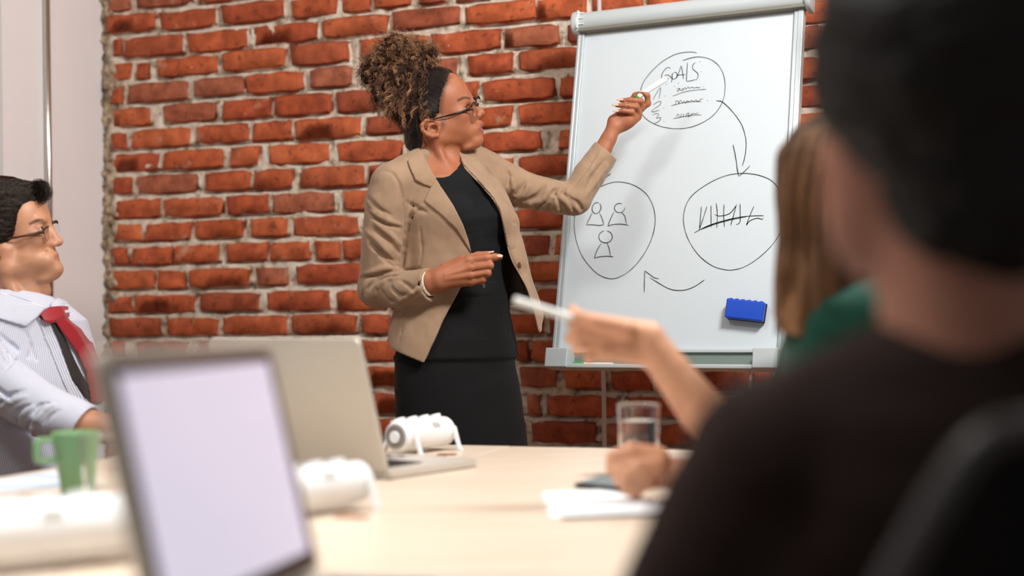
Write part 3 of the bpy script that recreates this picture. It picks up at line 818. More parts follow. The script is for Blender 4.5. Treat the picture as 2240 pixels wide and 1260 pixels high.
pod(on_table(921, 990), math.radians(57), 'white cylindrical power pod beyond the aluminium laptop, in front of the speaker', L_=.165)
pod(on_table(672, 1128), math.radians(48), 'white cylindrical power pod half hidden behind the near laptop screen', L_=.20)
pod(on_table(62, 1246), math.radians(32), 'large blurred white power pod at the lower left corner', L_=.24, r=.034)

# mug
M_MUG = pm('green_ceramic', (118, 158, 112), rough=.35, var=.03)
p = on_table(167, 1083); mug = empty('coffee_mug', p, 'green tapered ceramic mug with a square handle', 'mug')
prof = [(.001, 0), (.021, 0), (.0225, .003), (.037, .096), (.038, .099), (.0365, .100), (.0345, .097), (.020, .006), (.001, .006)]
mb = MB(); mb.lathe(p, (0, 0, 1), prof, 40); mb.build('body', M_MUG, mug, smooth=True)
hd = np.array([-.75, -.66, 0]); hs = np.array([-hd[1], hd[0], 0]); 
path = [p + hd * a + np.array([0, 0, z_]) for a, z_ in ((.031, .090), (.058, .090), (.064, .086), (.064, .064), (.060, .058), (.028, .058))]
mb = MB()
for a_, b_ in zip(path[:-1], path[1:]):
    t = (b_ - a_); tl = np.linalg.norm(t); t = t / tl; n_ = np.cross(t, hs)
    mb.box((a_ + b_) / 2, t * (tl / 2 + .003), hs * .0065, n_ * .0042)
mb.build('handle', M_MUG, mug, bevel=.002)

# drinking glasses
M_GLASS = pm('clear_glass', (255, 255, 255), rough=.02, trans=1.0, ior=1.45); M_WATER = pm('water', (250, 253, 255), rough=.0, trans=1.0, ior=1.33)
def tumbler(p, h, r0, r1, label, water=.0):
    g = empty('drinking_glass', p, label, 'glass')
    mb = MB(); mb.lathe(p + np.array([0, 0, .0005]), (0, 0, 1), [(.0005, 0), (r0 * .5, 0), (r0 * .93, 0), (r0 * .97, .0004), (r0, .0022), (r0 + (r1 - r0) * .03, .004), (r0 + (r1 - r0) * .5, h * .5), (r1 - (r1 - r0) * .02, h - .003), (r1, h - .0012), (r1 - .0004, h - .0003), (r1 - .0012, h), (r1 - .0021, h - .0004), (r1 - .0024, h - .0015), (r1 - .0025, h - .004), (r0 + (r1 - r0) * .5 - .0025, h * .5), (r0 - .0022, .016), (r0 - .0028, .0125), (r0 - .005, .0112), (r0 * .5, .011), (.0005, .011)], 64); mb.build('tumbler', M_GLASS, g, smooth=True)
    if water:
        rw = r0 - .0024 + (r1 - r0) * water / h
        mb = MB(); mb.lathe(p + np.array([0, 0, .0005]), (0, 0, 1), [(.0004, .0113), (r0 * .5, .0113), (r0 - .0055, .0115), (r0 - .0032, .0128), (r0 - .0026, .0162), ((r0 + rw) / 2 - .0014, water * .5), (rw - .0004, water - .003), (rw - .0004, water - .0008), (rw - .0006, water - .0002), (rw - .001, water), (rw * .5, water), (.0004, water)], 64); mb.build('water', M_WATER, g, smooth=True)
    return g
tumbler(on_table(1398, 1041), .122, .031, .0375, 'glass of water standing on the table behind the clenched hand', .095)
tumbler(on_table(228, 1107), .105, .028, .034, 'clear glass beside the green mug, half behind the laptop', .0)

# papers, tablet
M_PAPER = pm('white_paper', (236, 240, 244), rough=.7, var=.01)
M_PRINT = pm('printed_sheet', (236, 240, 244), rough=.7, rgb2=(170, 190, 214), vscale=9)
def sheet(name, corners, label, z=.0, mat=None, cat='paper', th=.0008):
    P = [on_table(*c) + np.array([0, 0, z + .0006]) for c in corners]
    mb = MB(); mb.prism(P, np.array([0, 0, 1.0]), th)
    n = np.cross(P[1] - P[0], P[2] - P[0])
    if n[2] < 0: mb.f = [q[::-1] for q in mb.f]
    return tag(mb.build(name, mat or M_PAPER, origin=P[0]), label, cat)
sheet('paper_sheet', [(1186, 1078), (1330, 1072), (1430, 1108), (1205, 1135)], 'white paper lying on the table in front of the clenched hand')
sheet('paper_sheet', [(1216, 1100), (1420, 1096), (1480, 1128), (1230, 1137)], 'upper white sheet on the small paper pile near the hand', z=.004)
sheet('paper_sheet', [(-60, 1060), (120, 1030), (160, 1062), (-60, 1082)], 'white sheet with faint print left of the green mug', mat=M_PRINT)
sheet('paper_sheet', [(-80, 1106), (185, 1098), (260, 1140), (-80, 1180)], 'printed sheet under the large power pod at the left', mat=M_PRINT)
M_BLK = pm('black_gloss', (20, 20, 22), rough=.15)
P = [on_table(*c) for c in ((1256, 1068), (1330, 1046), (1440, 1052), (1400, 1082))]
tb = empty('tablet', P[0], 'black tablet lying flat under the clenched hand', 'tablet')
mb = MB(); mb.prism([q + np.array([0, 0, .001]) for q in P], (0, 0, 1), .007); 
if np.cross(P[1] - P[0], P[2] - P[0])[2] < 0: mb.f = [q[::-1] for q in mb.f]
mb.build('case', M_BLK, tb, bevel=.002)
cP = sum(P) / 4; mb = MB(); mb.prism([cP + (q - cP) * .9 + np.array([0, 0, .0081]) for q in P], (0, 0, 1), .0004)
if np.cross(P[1] - P[0], P[2] - P[0])[2] < 0: mb.f = [q[::-1] for q in mb.f]
mb.build('screen', pm('tablet_glass', (92, 100, 98), rough=.08), tb)
# ------------------------------------------------------------------ organic shapes: distance fields turned into meshes
class Frame:
    """A rigid metric frame whose units are the photograph's pixels at depth D0: x right, y down, z away."""
    def __init__(s, cx, cy, D0):
        s.cx, s.cy, s.D0 = cx, cy, D0
        s.S = FPX / D0; s.P0 = at(cx, cy, D0)
        s.B = np.stack([AX_R, -AX_U, AX_D])
    def L(s, px, py, d=0.0):
        w = at(px, py, s.D0 + d / s.S)
        return s.S * (s.B @ (w - s.P0))
    def W(s, q):
        return s.P0 + (np.asarray(q, float) / s.S) @ s.B

def smin(a, b, k):
    if k <= 0: return np.minimum(a, b)
    h = np.maximum(k - np.abs(a - b), 0) / k
    return np.minimum(a, b) - h * h * k * 0.25
def smax(a, b, k): return -smin(-a, -b, k)

class Field:
    def __init__(s, lo, hi, h):
        s.lo = np.asarray(lo, float); s.h = h
        n = np.ceil((np.asarray(hi, float) - s.lo) / h).astype(int) + 1
        s.ax = [(s.lo[i] + h * np.arange(n[i])).astype(np.float32) for i in range(3)]
        s.D = np.full(n, 60.0, np.float32)
    def sub(s, blo, bhi):
        sl = []
        for i in range(3):
            a = int(np.clip(np.floor((blo[i] - s.lo[i]) / s.h), 0, len(s.ax[i])))
            b = int(np.clip(np.ceil((bhi[i] - s.lo[i]) / s.h) + 1, 0, len(s.ax[i])))
            if b <= a: return None, None
            sl.append(slice(a, b))
        sl = tuple(sl)
        X = s.ax[0][sl[0]][:, None, None]; Y = s.ax[1][sl[1]][None, :, None]; Z = s.ax[2][sl[2]][None, None, :]
        return sl, (X, Y, Z)
    def _op(s, sl, d, k, op):
        if op == 'u': s.D[sl] = smin(s.D[sl], d, k)
        elif op == 's': s.D[sl] = smax(s.D[sl], -d, k)
        elif op == 'i': s.D[sl] = smax(s.D[sl], d, k)
    def cone(s, a, b, ra, rb, k=0.0, op='u', flat=None):
        """round cone; flat = (direction, factor) squeezes it along a direction"""
        a = np.asarray(a, float); b = np.asarray(b, float); m = max(ra, rb) * (1.0 if flat is None else max(1, flat[1])) + k + 8
        sl, g = s.sub(np.minimum(a, b) - m, np.maximum(a, b) + m)
        if sl is None: return s
        X, Y, Z = g; ab = b - a; L2 = max(float(ab @ ab), 1e-9)
        px, py, pz = X - a[0], Y - a[1], Z - a[2]
        t = np.clip((px * ab[0] + py * ab[1] + pz * ab[2]) / L2, 0, 1)
        qx, qy, qz = px - t * ab[0], py - t * ab[1], pz - t * ab[2]
        r = ra + (rb - ra) * t
        if flat is None:
            d = np.sqrt(qx * qx + qy * qy + qz * qz) - r
        else:
            n, f = np.asarray(flat[0], float), flat[1]; n = n / np.linalg.norm(n)
            c = qx * n[0] + qy * n[1] + qz * n[2]
            e2 = qx * qx + qy * qy + qz * qz - c * c
            q = np.sqrt(np.maximum(e2, 0) + (c / f) ** 2)
            d = (q - r) * (f if f < 1 else 1.0)
            d = np.where(q > 1e-6, d, -r * min(f, 1))
        s._op(sl, d.astype(np.float32), k, op); return s
    def chain(s, pts, rad, k=4.0, op='u', flat=None):
        for i in range(len(pts) - 1): s.cone(pts[i], pts[i + 1], rad[i], rad[i + 1], k if i == 0 else min(k, 4.0), op, flat)
        return s
    def ell(s, c, r, R=None, k=0.0, op='u'):
        """ellipsoid; R rows = axes for r"""
        c = np.asarray(c, float); r = np.asarray(r, float); m = r.max() + k + 8
        sl, g = s.sub(c - m, c + m)
        if sl is None: return s
        X, Y, Z = g; px, py, pz = X - c[0], Y - c[1], Z - c[2]
        if R is None: u, v, w = px, py, pz
        else: u, v, w = [px * R[i][0] + py * R[i][1] + pz * R[i][2] for i in range(3)]
        k0 = np.sqrt((u / r[0]) ** 2 + (v / r[1]) ** 2 + (w / r[2]) ** 2)
        k1 = np.sqrt((u / r[0] ** 2) ** 2 + (v / r[1] ** 2) ** 2 + (w / r[2] ** 2) ** 2)
        d = k0 * (k0 - 1) / np.maximum(k1, 1e-6)
        d = np.where(k0 < 1e-4, -r.min(), d)
        s._op(sl, d.astype(np.float32), k, op); return s
    def full(s): return s.ax[0][:, None, None], s.ax[1][None, :, None], s.ax[2][None, None, :]
    def fn(s, d, k=0.0, op='u'):
        s._op((slice(None),) * 3, np.broadcast_to(d, s.D.shape).astype(np.float32), k, op); return s
    def copy(s):
        o = Field.__new__(Field); o.lo, o.h, o.ax, o.D = s.lo, s.h, s.ax, s.D.copy(); return o
    def like(s):
        o = s.copy(); o.D = np.full_like(s.D, 60.0); return o
    def surf_z(s, x, y, default=0.0):
        """first surface met along +z at (x, y)"""
        i = int(round((x - s.lo[0]) / s.h)); j = int(round((y - s.lo[1]) / s.h))
        i = min(max(i, 0), s.D.shape[0] - 1); j = min(max(j, 0), s.D.shape[1] - 1)
        col = s.D[i, j]; k = np.argmax(col < 0)
        if col[k] >= 0: return default
        if k == 0: return s.ax[2][0]
        a, b = col[k - 1], col[k]
        return float(s.ax[2][k - 1] + s.h * a / (a - b))
    def grad(s, V):
        """gradient of the field at points (unit normals)"""
        n = s.D.shape; out = []
        P = (V - s.lo) / s.h
        def samp(p):
            q = np.clip(np.round(p).astype(int), 0, np.array(n) - 1); return s.D[q[:, 0], q[:, 1], q[:, 2]]
        for i in range(3):
            e = np.zeros(3); e[i] = 1; out.append(samp(P + e) - samp(P - e))
        g = np.stack(out, 1); return g / (np.linalg.norm(g, axis=1, keepdims=True) + 1e-9)
    def mesh(s):
        """naive surface nets -> verts (q units), quads"""
        D = s.D; n = D.shape; S = D < 0
        cnt = np.zeros((n[0] - 1, n[1] - 1, n[2] - 1), np.int8)
        for i in (0, 1):
            for j in (0, 1):
                for k in (0, 1): cnt += S[i:n[0] - 1 + i, j:n[1] - 1 + j, k:n[2] - 1 + k]
        act = np.argwhere((cnt > 0) & (cnt < 8))
        if len(act) == 0: return np.zeros((0, 3)), np.zeros((0, 4), int)
        idx = np.full(cnt.shape, -1, np.int32); idx[act[:, 0], act[:, 1], act[:, 2]] = np.arange(len(act))
        corners = np.array([(i, j, k) for i in (0, 1) for j in (0, 1) for k in (0, 1)])
        val = np.stack([D[act[:, 0] + c[0], act[:, 1] + c[1], act[:, 2] + c[2]] for c in corners], 1)
        acc = np.zeros((len(act), 3)); m = np.zeros(len(act))
        for a in range(8):
            for b in range(a + 1, 8):
                if np.abs(corners[a] - corners[b]).sum() != 1: continue
                va, vb = val[:, a], val[:, b]; x = (va < 0) != (vb < 0)
                t = np.where(x, va / np.where(x, va - vb, 1), 0)
                p = corners[a][None] + t[:, None] * (corners[b] - corners[a])[None]
                acc += np.where(x[:, None], p, 0); m += x
        V = s.lo + s.h * (act + acc / m[:, None])
        F = []
        for ax in range(3):
            sh = [n[0], n[1], n[2]]; sh[ax] -= 1
            sl0 = [slice(1, n[i] - 1) for i in range(3)]; sl1 = list(sl0)
            sl0[ax] = slice(0, n[ax] - 1); sl1[ax] = slice(1, n[ax])
            A, B = S[tuple(sl0)], S[tuple(sl1)]
            e = np.argwhere(A != B); off = np.array([1, 1, 1]); off[ax] = 0
            e = e + off
            u, v = [(1, 2), (2, 0), (0, 1)][ax]
            du = np.zeros(3, int); du[u] = 1; dv = np.zeros(3, int); dv[v] = 1
            c = [e - du - dv, e - dv, e, e - du]
            q = np.stack([idx[x[:, 0], x[:, 1], x[:, 2]] for x in c], 1)
            inside = S[e[:, 0], e[:, 1], e[:, 2]]
            q[~inside] = q[~inside][:, ::-1]
            F.append(q)
        F = np.vstack(F); F = F[(F >= 0).all(1)]
        return V, F

def poly_sdf(X, Y, pts):
    """signed distance to a polygon in the x-y plane (negative inside)"""
    P = np.asarray(pts, float); n = len(P)
    X, Y = np.broadcast_arrays(X, Y)
    d = np.full(X.shape, 1e9); sg = np.ones(X.shape)
    for i in range(n):
        a = P[i]; b = P[i - 1]; e = b - a
        wx, wy = X - a[0], Y - a[1]
        t = np.clip((wx * e[0] + wy * e[1]) / max(e @ e, 1e-9), 0, 1)
        d = np.minimum(d, (wx - e[0] * t) ** 2 + (wy - e[1] * t) ** 2)
        c1 = Y >= a[1]; c2 = Y < b[1]; c3 = e[0] * wy > e[1] * wx
        sg = np.where((c1 & c2 & c3) | (~c1 & ~c2 & ~c3), -sg, sg)
    return sg * np.sqrt(d)

def loft_sdf(f, rows):
    """rows: (y, cx, cz, w, t, angle) elliptic sections in the x-z plane, angle = turn of the wide axis"""
    X, Y, Z = f.full(); R = np.asarray(rows, float); y = f.ax[1]
    g = [np.interp(y, R[:, 0], R[:, i])[None, :, None] for i in range(1, 6)]
    cx, cz, w, t, a = g; ca, sa = np.cos(a), np.sin(a)
    u = (X - cx) * ca + (Z - cz) * sa; v = -(X - cx) * sa + (Z - cz) * ca
    k0 = np.sqrt((u / w) ** 2 + (v / t) ** 2); k1 = np.sqrt((u / w ** 2) ** 2 + (v / t ** 2) ** 2)
    d = k0 * (k0 - 1) / np.maximum(k1, 1e-6)
    d = np.where(k0 < 1e-3, -np.minimum(w, t), d)
    return np.maximum(d, np.maximum(R[0, 0] - Y, Y - R[-1, 0]))

def relax(V, F, it=3, lam=.5):
    """light Laplacian smoothing of a quad mesh"""
    E = np.vstack([F[:, [0, 1]], F[:, [1, 2]], F[:, [2, 3]], F[:, [3, 0]]]); n = len(V)
    deg = np.bincount(E.ravel(), minlength=n).astype(float)[:, None]
    for _ in range(it):
        A = np.zeros_like(V)
        for c in range(3):
            A[:, c] = np.bincount(E[:, 0], V[E[:, 1], c], n) + np.bincount(E[:, 1], V[E[:, 0], c], n)
        V = V + lam * (A / np.maximum(deg, 1) - V)
    return V

def join_meshes(parts):
    V = []; F = []; n = 0
    for v, f in parts:
        V.append(v); F.append(f + n); n += len(v)
    return np.vstack(V), np.vstack(F)

def set_attr(o, name, vals):
    a = o.data.attributes.new(name, 'FLOAT', 'POINT'); a.data.foreach_set('value', np.asarray(vals, np.float32))

def skin_material(name, rgb, lip, rough=.48, sss=.08, shadow=None):
    m = bpy.data.materials.new(name); m.use_nodes = True
    nt = m.node_tree; N = nt.nodes; L = nt.links; b = N['Principled BSDF']
    tc = N.new('ShaderNodeTexCoord')
    nz = N.new('ShaderNodeTexNoise'); nz.inputs['Scale'].default_value = 28; nz.inputs['Detail'].default_value = 5
    L.new(tc.outputs['Object'], nz.inputs['Vector'])
    r = N.new('ShaderNodeValToRGB'); c = lin(rgb)
    r.color_ramp.elements[0].position = .3; r.color_ramp.elements[0].color = (c[0] * .88, c[1] * .82, c[2] * .8, 1)
    r.color_ramp.elements[1].position = .7; r.color_ramp.elements[1].color = (min(1, c[0] * 1.08), c[1] * 1.08, c[2] * 1.06, 1)
    L.new(nz.outputs['Fac'], r.inputs['Fac'])
    at_ = N.new('ShaderNodeAttribute'); at_.attribute_name = 'lip'
    mx = N.new('ShaderNodeMix'); mx.data_type = 'RGBA'; mx.inputs['B'].default_value = (*lin(lip), 1)
    L.new(at_.outputs['Fac'], mx.inputs['Factor']); L.new(r.outputs['Color'], mx.inputs['A'])
    at2 = N.new('ShaderNodeAttribute'); at2.attribute_name = 'dark'
    mx2 = N.new('ShaderNodeMix'); mx2.data_type = 'RGBA'; mx2.inputs['B'].default_value = (*lin(shadow or (40, 26, 18)), 1)
    L.new(at2.outputs['Fac'], mx2.inputs['Factor']); L.new(mx.outputs['Result'], mx2.inputs['A'])
    L.new(mx2.outputs['Result'], b.inputs['Base Color'])
    b.inputs['Roughness'].default_value = rough
    b.inputs['Subsurface Weight'].default_value = sss
    b.inputs['Subsurface Radius'].default_value = (.010, .004, .002); b.inputs['Subsurface Scale'].default_value = 1
    bz = N.new('ShaderNodeTexNoise'); bz.inputs['Scale'].default_value = 420; bz.inputs['Detail'].default_value = 3
    L.new(tc.outputs['Object'], bz.inputs['Vector'])
    bp = N.new('ShaderNodeBump'); bp.inputs['Strength'].default_value = .12; bp.inputs['Distance'].default_value = .001
    L.new(bz.outputs['Fac'], bp.inputs['Height']); L.new(bp.outputs['Normal'], b.inputs['Normal'])
    return m

def hair_material(name, stops, rough=.5):
    """colour runs from root to tip along the attribute 'tip'"""
    m = bpy.data.materials.new(name); m.use_nodes = True
    nt = m.node_tree; N = nt.nodes; L = nt.links; b = N['Principled BSDF']
    a = N.new('ShaderNodeAttribute'); a.attribute_name = 'tip'
    r = N.new('ShaderNodeValToRGB'); e = r.color_ramp.elements
    e[0].position = stops[0][0]; e[0].color = (*lin(stops[0][1]), 1); e[1].position = stops[-1][0]; e[1].color = (*lin(stops[-1][1]), 1)
    for p, c in stops[1:-1]: e.new(p).color = (*lin(c), 1)
    L.new(a.outputs['Fac'], r.inputs['Fac']); L.new(r.outputs['Color'], b.inputs['Base Color'])
    b.inputs['Roughness'].default_value = rough; b.inputs['Specular IOR Level'].default_value = .35
    return m

def strand_mesh(paths, r0, tips, sides=3):
    """paths: (N, K, 3) strand centre lines; r0: (N,) or scalar radii; tips (N, K) attribute. -> verts, quads, attr"""
    P = np.asarray(paths, float); N_, K, _ = P.shape
    T = np.gradient(P, axis=1); T /= np.linalg.norm(T, axis=2, keepdims=True) + 1e-9
    ref = np.array([0.31, 0.52, 0.79]); A = np.cross(T, ref); A /= np.linalg.norm(A, axis=2, keepdims=True) + 1e-9
    Bn = np.cross(T, A)
    taper = np.linspace(1, .45, K)[None, :, None]
    rr = (np.ones(N_) * r0)[:, None, None] * taper
    V = np.stack([P + rr * (math.cos(2 * math.pi * j / sides) * A + math.sin(2 * math.pi * j / sides) * Bn) for j in range(sides)], 2)
    V = V.reshape(-1, 3)
    i = np.arange(N_)[:, None, None] * K * sides; k = np.arange(K - 1)[None, :, None] * sides; j = np.arange(sides)[None, None, :]
    a = i + k + j; b = i + k + (j + 1) % sides
    F = np.stack([a, b, b + sides, a + sides], -1).reshape(-1, 4)
    at_ = np.repeat(np.asarray(tips, float)[:, :, None], sides, 2).reshape(-1)
    return V, F, at_
# ------------------------------------------------------------------ the speaker: head, neck, hair, glasses
WF_ = Frame(1000, 500, 3.65)
wl = WF_.L
sp_root = at(1005, 900, 3.68); sp_root[2] = 0
speaker = empty('person', sp_root, 'person in a tan blazer and black skirt pointing a marker at the white board', 'person')
M_SKIN_W = skin_material('brown_skin', (164, 101, 69), (140, 76, 62), rough=.56)

LAT = np.array([.13, -.37, .92]); LAT /= np.linalg.norm(LAT)      # across the face, away from the viewer
FWD = np.array([.96, -.26, -.224]); FWD -= LAT * (FWD @ LAT); FWD /= np.linalg.norm(FWD)
UPH = np.cross(FWD, LAT); UPH = UPH if UPH[1] < 0 else -UPH           # crown of the head
RH = np.stack([FWD, LAT, UPH])

def near(px, py, l): return wl(px, py, -l * .957)
def far(px, py, l): return near(px, py, l) + 2 * l * LAT
def both(fn, px, py, l):
    fn(near(px, py, l)); fn(far(px, py, l))

f = Field(wl(838, 120, 0) - np.array([0, 0, 128]), wl(1130, 470, 0) + np.array([0, 0, 128]), 1.75)
f.ell(wl(950, 224), (80, 63, 70), RH)                                  # cranium
f.ell(wl(976, 216), (41, 53, 46), RH, k=20)                            # forehead
f.ell(wl(992, 258), (46, 46, 60), RH, k=18)                            # face
for q in (near, far):                                                  # jaw, cheek bones
    f.cone(q(960, 302, 40), wl(1036, 306), 14, 14, k=16)
    f.cone(q(962, 270, 47), q(961, 301, 41), 15, 14, k=16)
    f.ell(q(1002, 258, 37), (20, 11, 14), RH, k=22)
    f.cone(q(985, 280, 33), q(1024, 288, 19), 15, 12, k=22)
f.ell(wl(1041, 307), (15, 17, 13), RH, k=10)                           # chin
f.ell(wl(1024, 318), (18, 24, 9), RH, k=12)
f.cone(near(1010, 219, 32), wl(1020, 212), 7, 8, k=10); f.cone(far(1010, 219, 32), wl(1020, 212), 7, 8, k=10)
for q in (near, far):                                                  # eye sockets
    f.ell(q(1026, 238, 29), (13, 15, 9), RH, k=9, op='s')
f.cone(wl(1027, 219), wl(1046, 243), 7.0, 8.0, k=9)                    # nose
f.ell(wl(1051, 247), (10, 9.5, 8.5), RH, k=6)
for q in (near, far):
    f.ell(q(1044, 254, 10), (9.5, 6, 7), RH, k=4)
    f.ell(q(1051, 258.5, 5.5), (4.5, 2.6, 3), RH, k=2, op='s')
f.ell(wl(1040, 279), (15, 25, 17), RH, k=10)                           # mouth mound
for q in (near, far):
    f.cone(q(1045, 280, 17), wl(1051.5, 270), 4.0, 6.2, k=4)           # upper lip
    f.cone(q(1044, 288, 14), wl(1050.5, 288.5), 4.6, 6.6, k=4)         # lower lip
    f.cone(q(1044.5, 283.5, 17), wl(1057.5, 279.5), .9, 1.9, k=2.5, op='s')
f.cone(wl(1052, 259), wl(1054, 266), 2.2, 2.2, k=4, op='s')
# lids around the eyeballs
EYE = 11.2
eyes = [near(1010, 239, 29), far(1010, 239, 29)]
for e in eyes:
    f.ell(e, (EYE + 1.6,) * 3, k=3)
    f.ell(e + FWD * 8.5 + UPH * -.5, (9, 10.5, 3.6), RH, k=1.2, op='s')
# ears
for q, s_ in ((near, -1), (far, 1)):
    def E(px, py, o=0.0): return q(px, py, 57) + LAT * s_ * o
    f.ell(E(943, 279, 0), (19, 5, 17), RH, k=4)
    hel = [E(961, 276, 2), E(957, 266, 5), E(946, 260.5, 7), E(933, 262.5, 8), E(925, 271, 8), E(926, 283, 7), E(935, 292, 6), E(946, 296.5, 5), E(956, 295.5, 4)]
    f.chain(hel, [3, 3.6, 4, 4.2, 4.2, 4.2, 4.4, 5.5, 5.5], k=3)
    f.chain([E(948, 270, 5), E(939, 273, 6), E(938, 283, 6), E(947, 289, 5)], [2.6, 2.8, 2.8, 2.8], k=3)
    f.cone(E(961, 281, 4), E(960, 288, 4), 3.6, 3.4, k=3)
    f.ell(E(950, 280, 6), (8, 8, 7), RH, k=3, op='s')
    f.chain([E(950, 265, 9), E(937, 267, 10), E(931, 276, 10)], [2.2, 2.4, 2.0], k=2.5, op='s')
# neck and upper chest
f.cone(wl(938, 268, 4), wl(962, 372, 14), 45, 44, k=16)
f.cone(wl(975, 310, 2), wl(985, 378, -6), 24, 30, k=14)
f.cone(wl(945, 296, -40), wl(985, 384, -44), 8, 8, k=12)
f.cone(wl(1004, 300, 34), wl(1000, 384, 2), 7, 7, k=12)
TC = math.radians(40)
f.cone(wl(955, 360, 5), wl(862, 402, -78), 36, 34, k=24); f.cone(wl(972, 360, 25), wl(1064, 378, 76), 36, 34, k=24)
f.ell(wl(984, 432, 8), (108, 80, 78), np.array([[math.cos(TC), 0, math.sin(TC)], [0, 1, 0], [-math.sin(TC), 0, math.cos(TC)]]), k=20)
f.cone(wl(938, 392, -72), wl(984, 388, -62), 7, 7, k=8); f.cone(wl(998, 384, -50), wl(1022, 378, -26), 6, 5, k=8)
head_f = f
HV, HF = f.mesh()

def soft(c, r, V): return np.clip(1.2 - np.linalg.norm((V - c) / r, axis=1), 0, .2) * 5
def lip_attr(V):
    a = np.zeros(len(V))
    Q = V - wl(1050, 280); u = Q @ UPH; w = np.abs(Q @ LAT); fw = Q @ FWD
    half = 22.0
    top = 11.0 * (1 - (w / half) ** 2) + 1.0 ; bot = -13.0 * (1 - (w / half) ** 2)
    ins = (w < half) & (fw > -16) & (u < top) & (u > bot)
    return np.where(ins, .85, 0)
def dark_attr(V):
    a = np.zeros(len(V))
    pts = [(1003, 221.5), (1008, 218), (1014, 215), (1021, 213.2), (1027, 213.6)]
    P = np.array([[*wl(x, y, -40)[:2], head_f.surf_z(*wl(x, y, -40)[:2])] for x, y in spline(pts, 18)])
    m = np.linalg.norm(V - P.mean(0), axis=1) < 40; d = np.full(len(V), 99.0)
    d[m] = np.min(np.linalg.norm(V[m][:, None, :] - P[None], axis=2), axis=1)
    a = np.maximum(a, np.clip((3.6 - d) / 2.0, 0, 1) * .85)
    HL = np.array([[*wl(x, y, -40)[:2], head_f.surf_z(*wl(x, y, -40)[:2])] for x, y in spline([(984,166),(979,180),(973,196),(969,212),(965,228),(964,244),(969,258),(971,270),(968,280)], 30)])
    m = (np.abs(V - HL.mean(0)) < np.array([60, 90, 90])).all(1); d = np.full(len(V), 99.0)
    d[m] = np.min(np.linalg.norm(V[m][:, None, :] - HL[None], axis=2), axis=1)
    a = np.maximum(a, np.clip((9.0 + 2.5 * vnoise(V[:, 0] * .3, V[:, 1] * .3, V[:, 2] * .3, 14) - d) / 9.0, 0, 1) * .55)
    for e in eyes:                                                       # lash line
        Q = V - e; fw = Q @ FWD; u = Q @ UPH; w = Q @ LAT
        a = np.maximum(a, np.where((fw > 6) & (np.abs(u - 3.2) < 1.3) & (np.abs(w) < 12), .8, 0))
    return a
body_parts = [(HV, HF)]

# eyeballs
M_EYE = pm('eye_white', (226, 216, 206), rough=.15); M_IRIS = pm('dark_brown_iris', (44, 26, 16), rough=.1)
def eyeball(parent, frame, e, r, fwd):
    mb = MB(); mb.lathe(frame.W(e - fwd * r), fwd @ frame.B, [(max(1e-5, r * math.sin(t)) / frame.S, (r - r * math.cos(t)) / frame.S) for t in np.linspace(0.01, math.pi - .01, 18)], 24)
    o = mb.build('eyeball', M_EYE, parent, smooth=True)
    mb = MB(); mb.lathe(frame.W(e), fwd @ frame.B, [(max(1e-5, (r + .25) * math.sin(t)) / frame.S, (r + .25) * math.cos(t) / frame.S) for t in np.linspace(.52, .01, 8)], 20)
    mb.build('iris', M_IRIS, o, smooth=True)
for e in eyes: eyeball(speaker, WF_, e, EYE, FWD)

# ---- glasses (half-rim frame, clear lower rim)
M_GLF = pm('dark_tortoise_frame', (30, 22, 20), rough=.18); M_LENS = pm('lens', (255, 255, 255), rough=.0, trans=1.0, ior=1.08)
gl = empty('eyeglasses', WF_.W(wl(1036, 222)), 'dark half-rim eyeglasses worn by the person at the white board', 'eyeglasses')
gn, gf = near(1029, 238, 56), near(1029, 238, 56) + LAT * 113
gm = (gn + gf) / 2 + FWD * 4
gw = lambda q: WF_.W(q)
def lens_ring(c, wdt, hgt, fw, n=28, top=True):
    out = []
    for i in range(n + 1):
        t = 2 * math.pi * i / n; x = wdt * math.copysign(abs(math.cos(t)) ** .6, math.cos(t)); y = hgt * math.copysign(abs(math.sin(t)) ** .6, math.sin(t))
        out.append(c + LAT * x + UPH * y + fw)
    return out
for s_ in (-1, 1):
    c = gm + LAT * s_ * 29 - UPH * 12 - FWD * (1.5)
    ringp = lens_ring(c, 24, 17, FWD * 0)
    k = len(ringp) // 2
    mb = MB(); mb.tube([gw(q) for q in ringp[1:k]], 1.8 / WF_.S, 8); 
    mb.build('rim', M_GLF, gl, smooth=True)
    mb = MB(); mb.tube([gw(q) for q in ringp[k:]], .9 / WF_.S, 6); mb.build('lower_rim', pm('clear_rim', (190, 170, 150), rough=.1, metal=.4), gl, smooth=True)
    inner = [c + (q - c) * .97 for q in ringp[:-1]]
    mb = MB(); mb.prism([gw(q - FWD * .4) for q in inner], FWD @ WF_.B, .8 / WF_.S); mb.build('lens', M_LENS, gl)
    hg = c + LAT * s_ * 26 + UPH * 11
    endp = (near if s_ < 0 else far)(938, 262, 66)
    bend = (near if s_ < 0 else far)(926, 276, 62)
    hg2 = hg - FWD * 8
    mb = MB(); mb.tube([gw(q) for q in spline([hg, hg2, hg2 * .6 + endp * .4 + LAT * s_ * 7, hg2 * .25 + endp * .75 + LAT * s_ * 7, endp, bend], 16)], [2.9 / WF_.S] * 3 + [2.3 / WF_.S] * 5 + [1.7 / WF_.S] * 8, 8)
    mb.build('temple', M_GLF, gl, smooth=True)
    mb = MB(); mb.tube([gw(c - LAT * s_ * 24 + UPH * 2), gw(c - LAT * s_ * 20 - FWD * 5 - UPH * 4)], 1.4 / WF_.S, 6); mb.build('nose_pad', pm('clear_rim', (190, 170, 150)), gl, smooth=True)
mb = MB(); mb.tube([gw(q) for q in spline([gm - LAT * 7 - UPH * 8, gm + FWD * 3 - UPH * 5, gm + LAT * 7 - UPH * 8], 8)], 2.2 / WF_.S, 8); mb.build('bridge', M_GLF, gl, smooth=True)
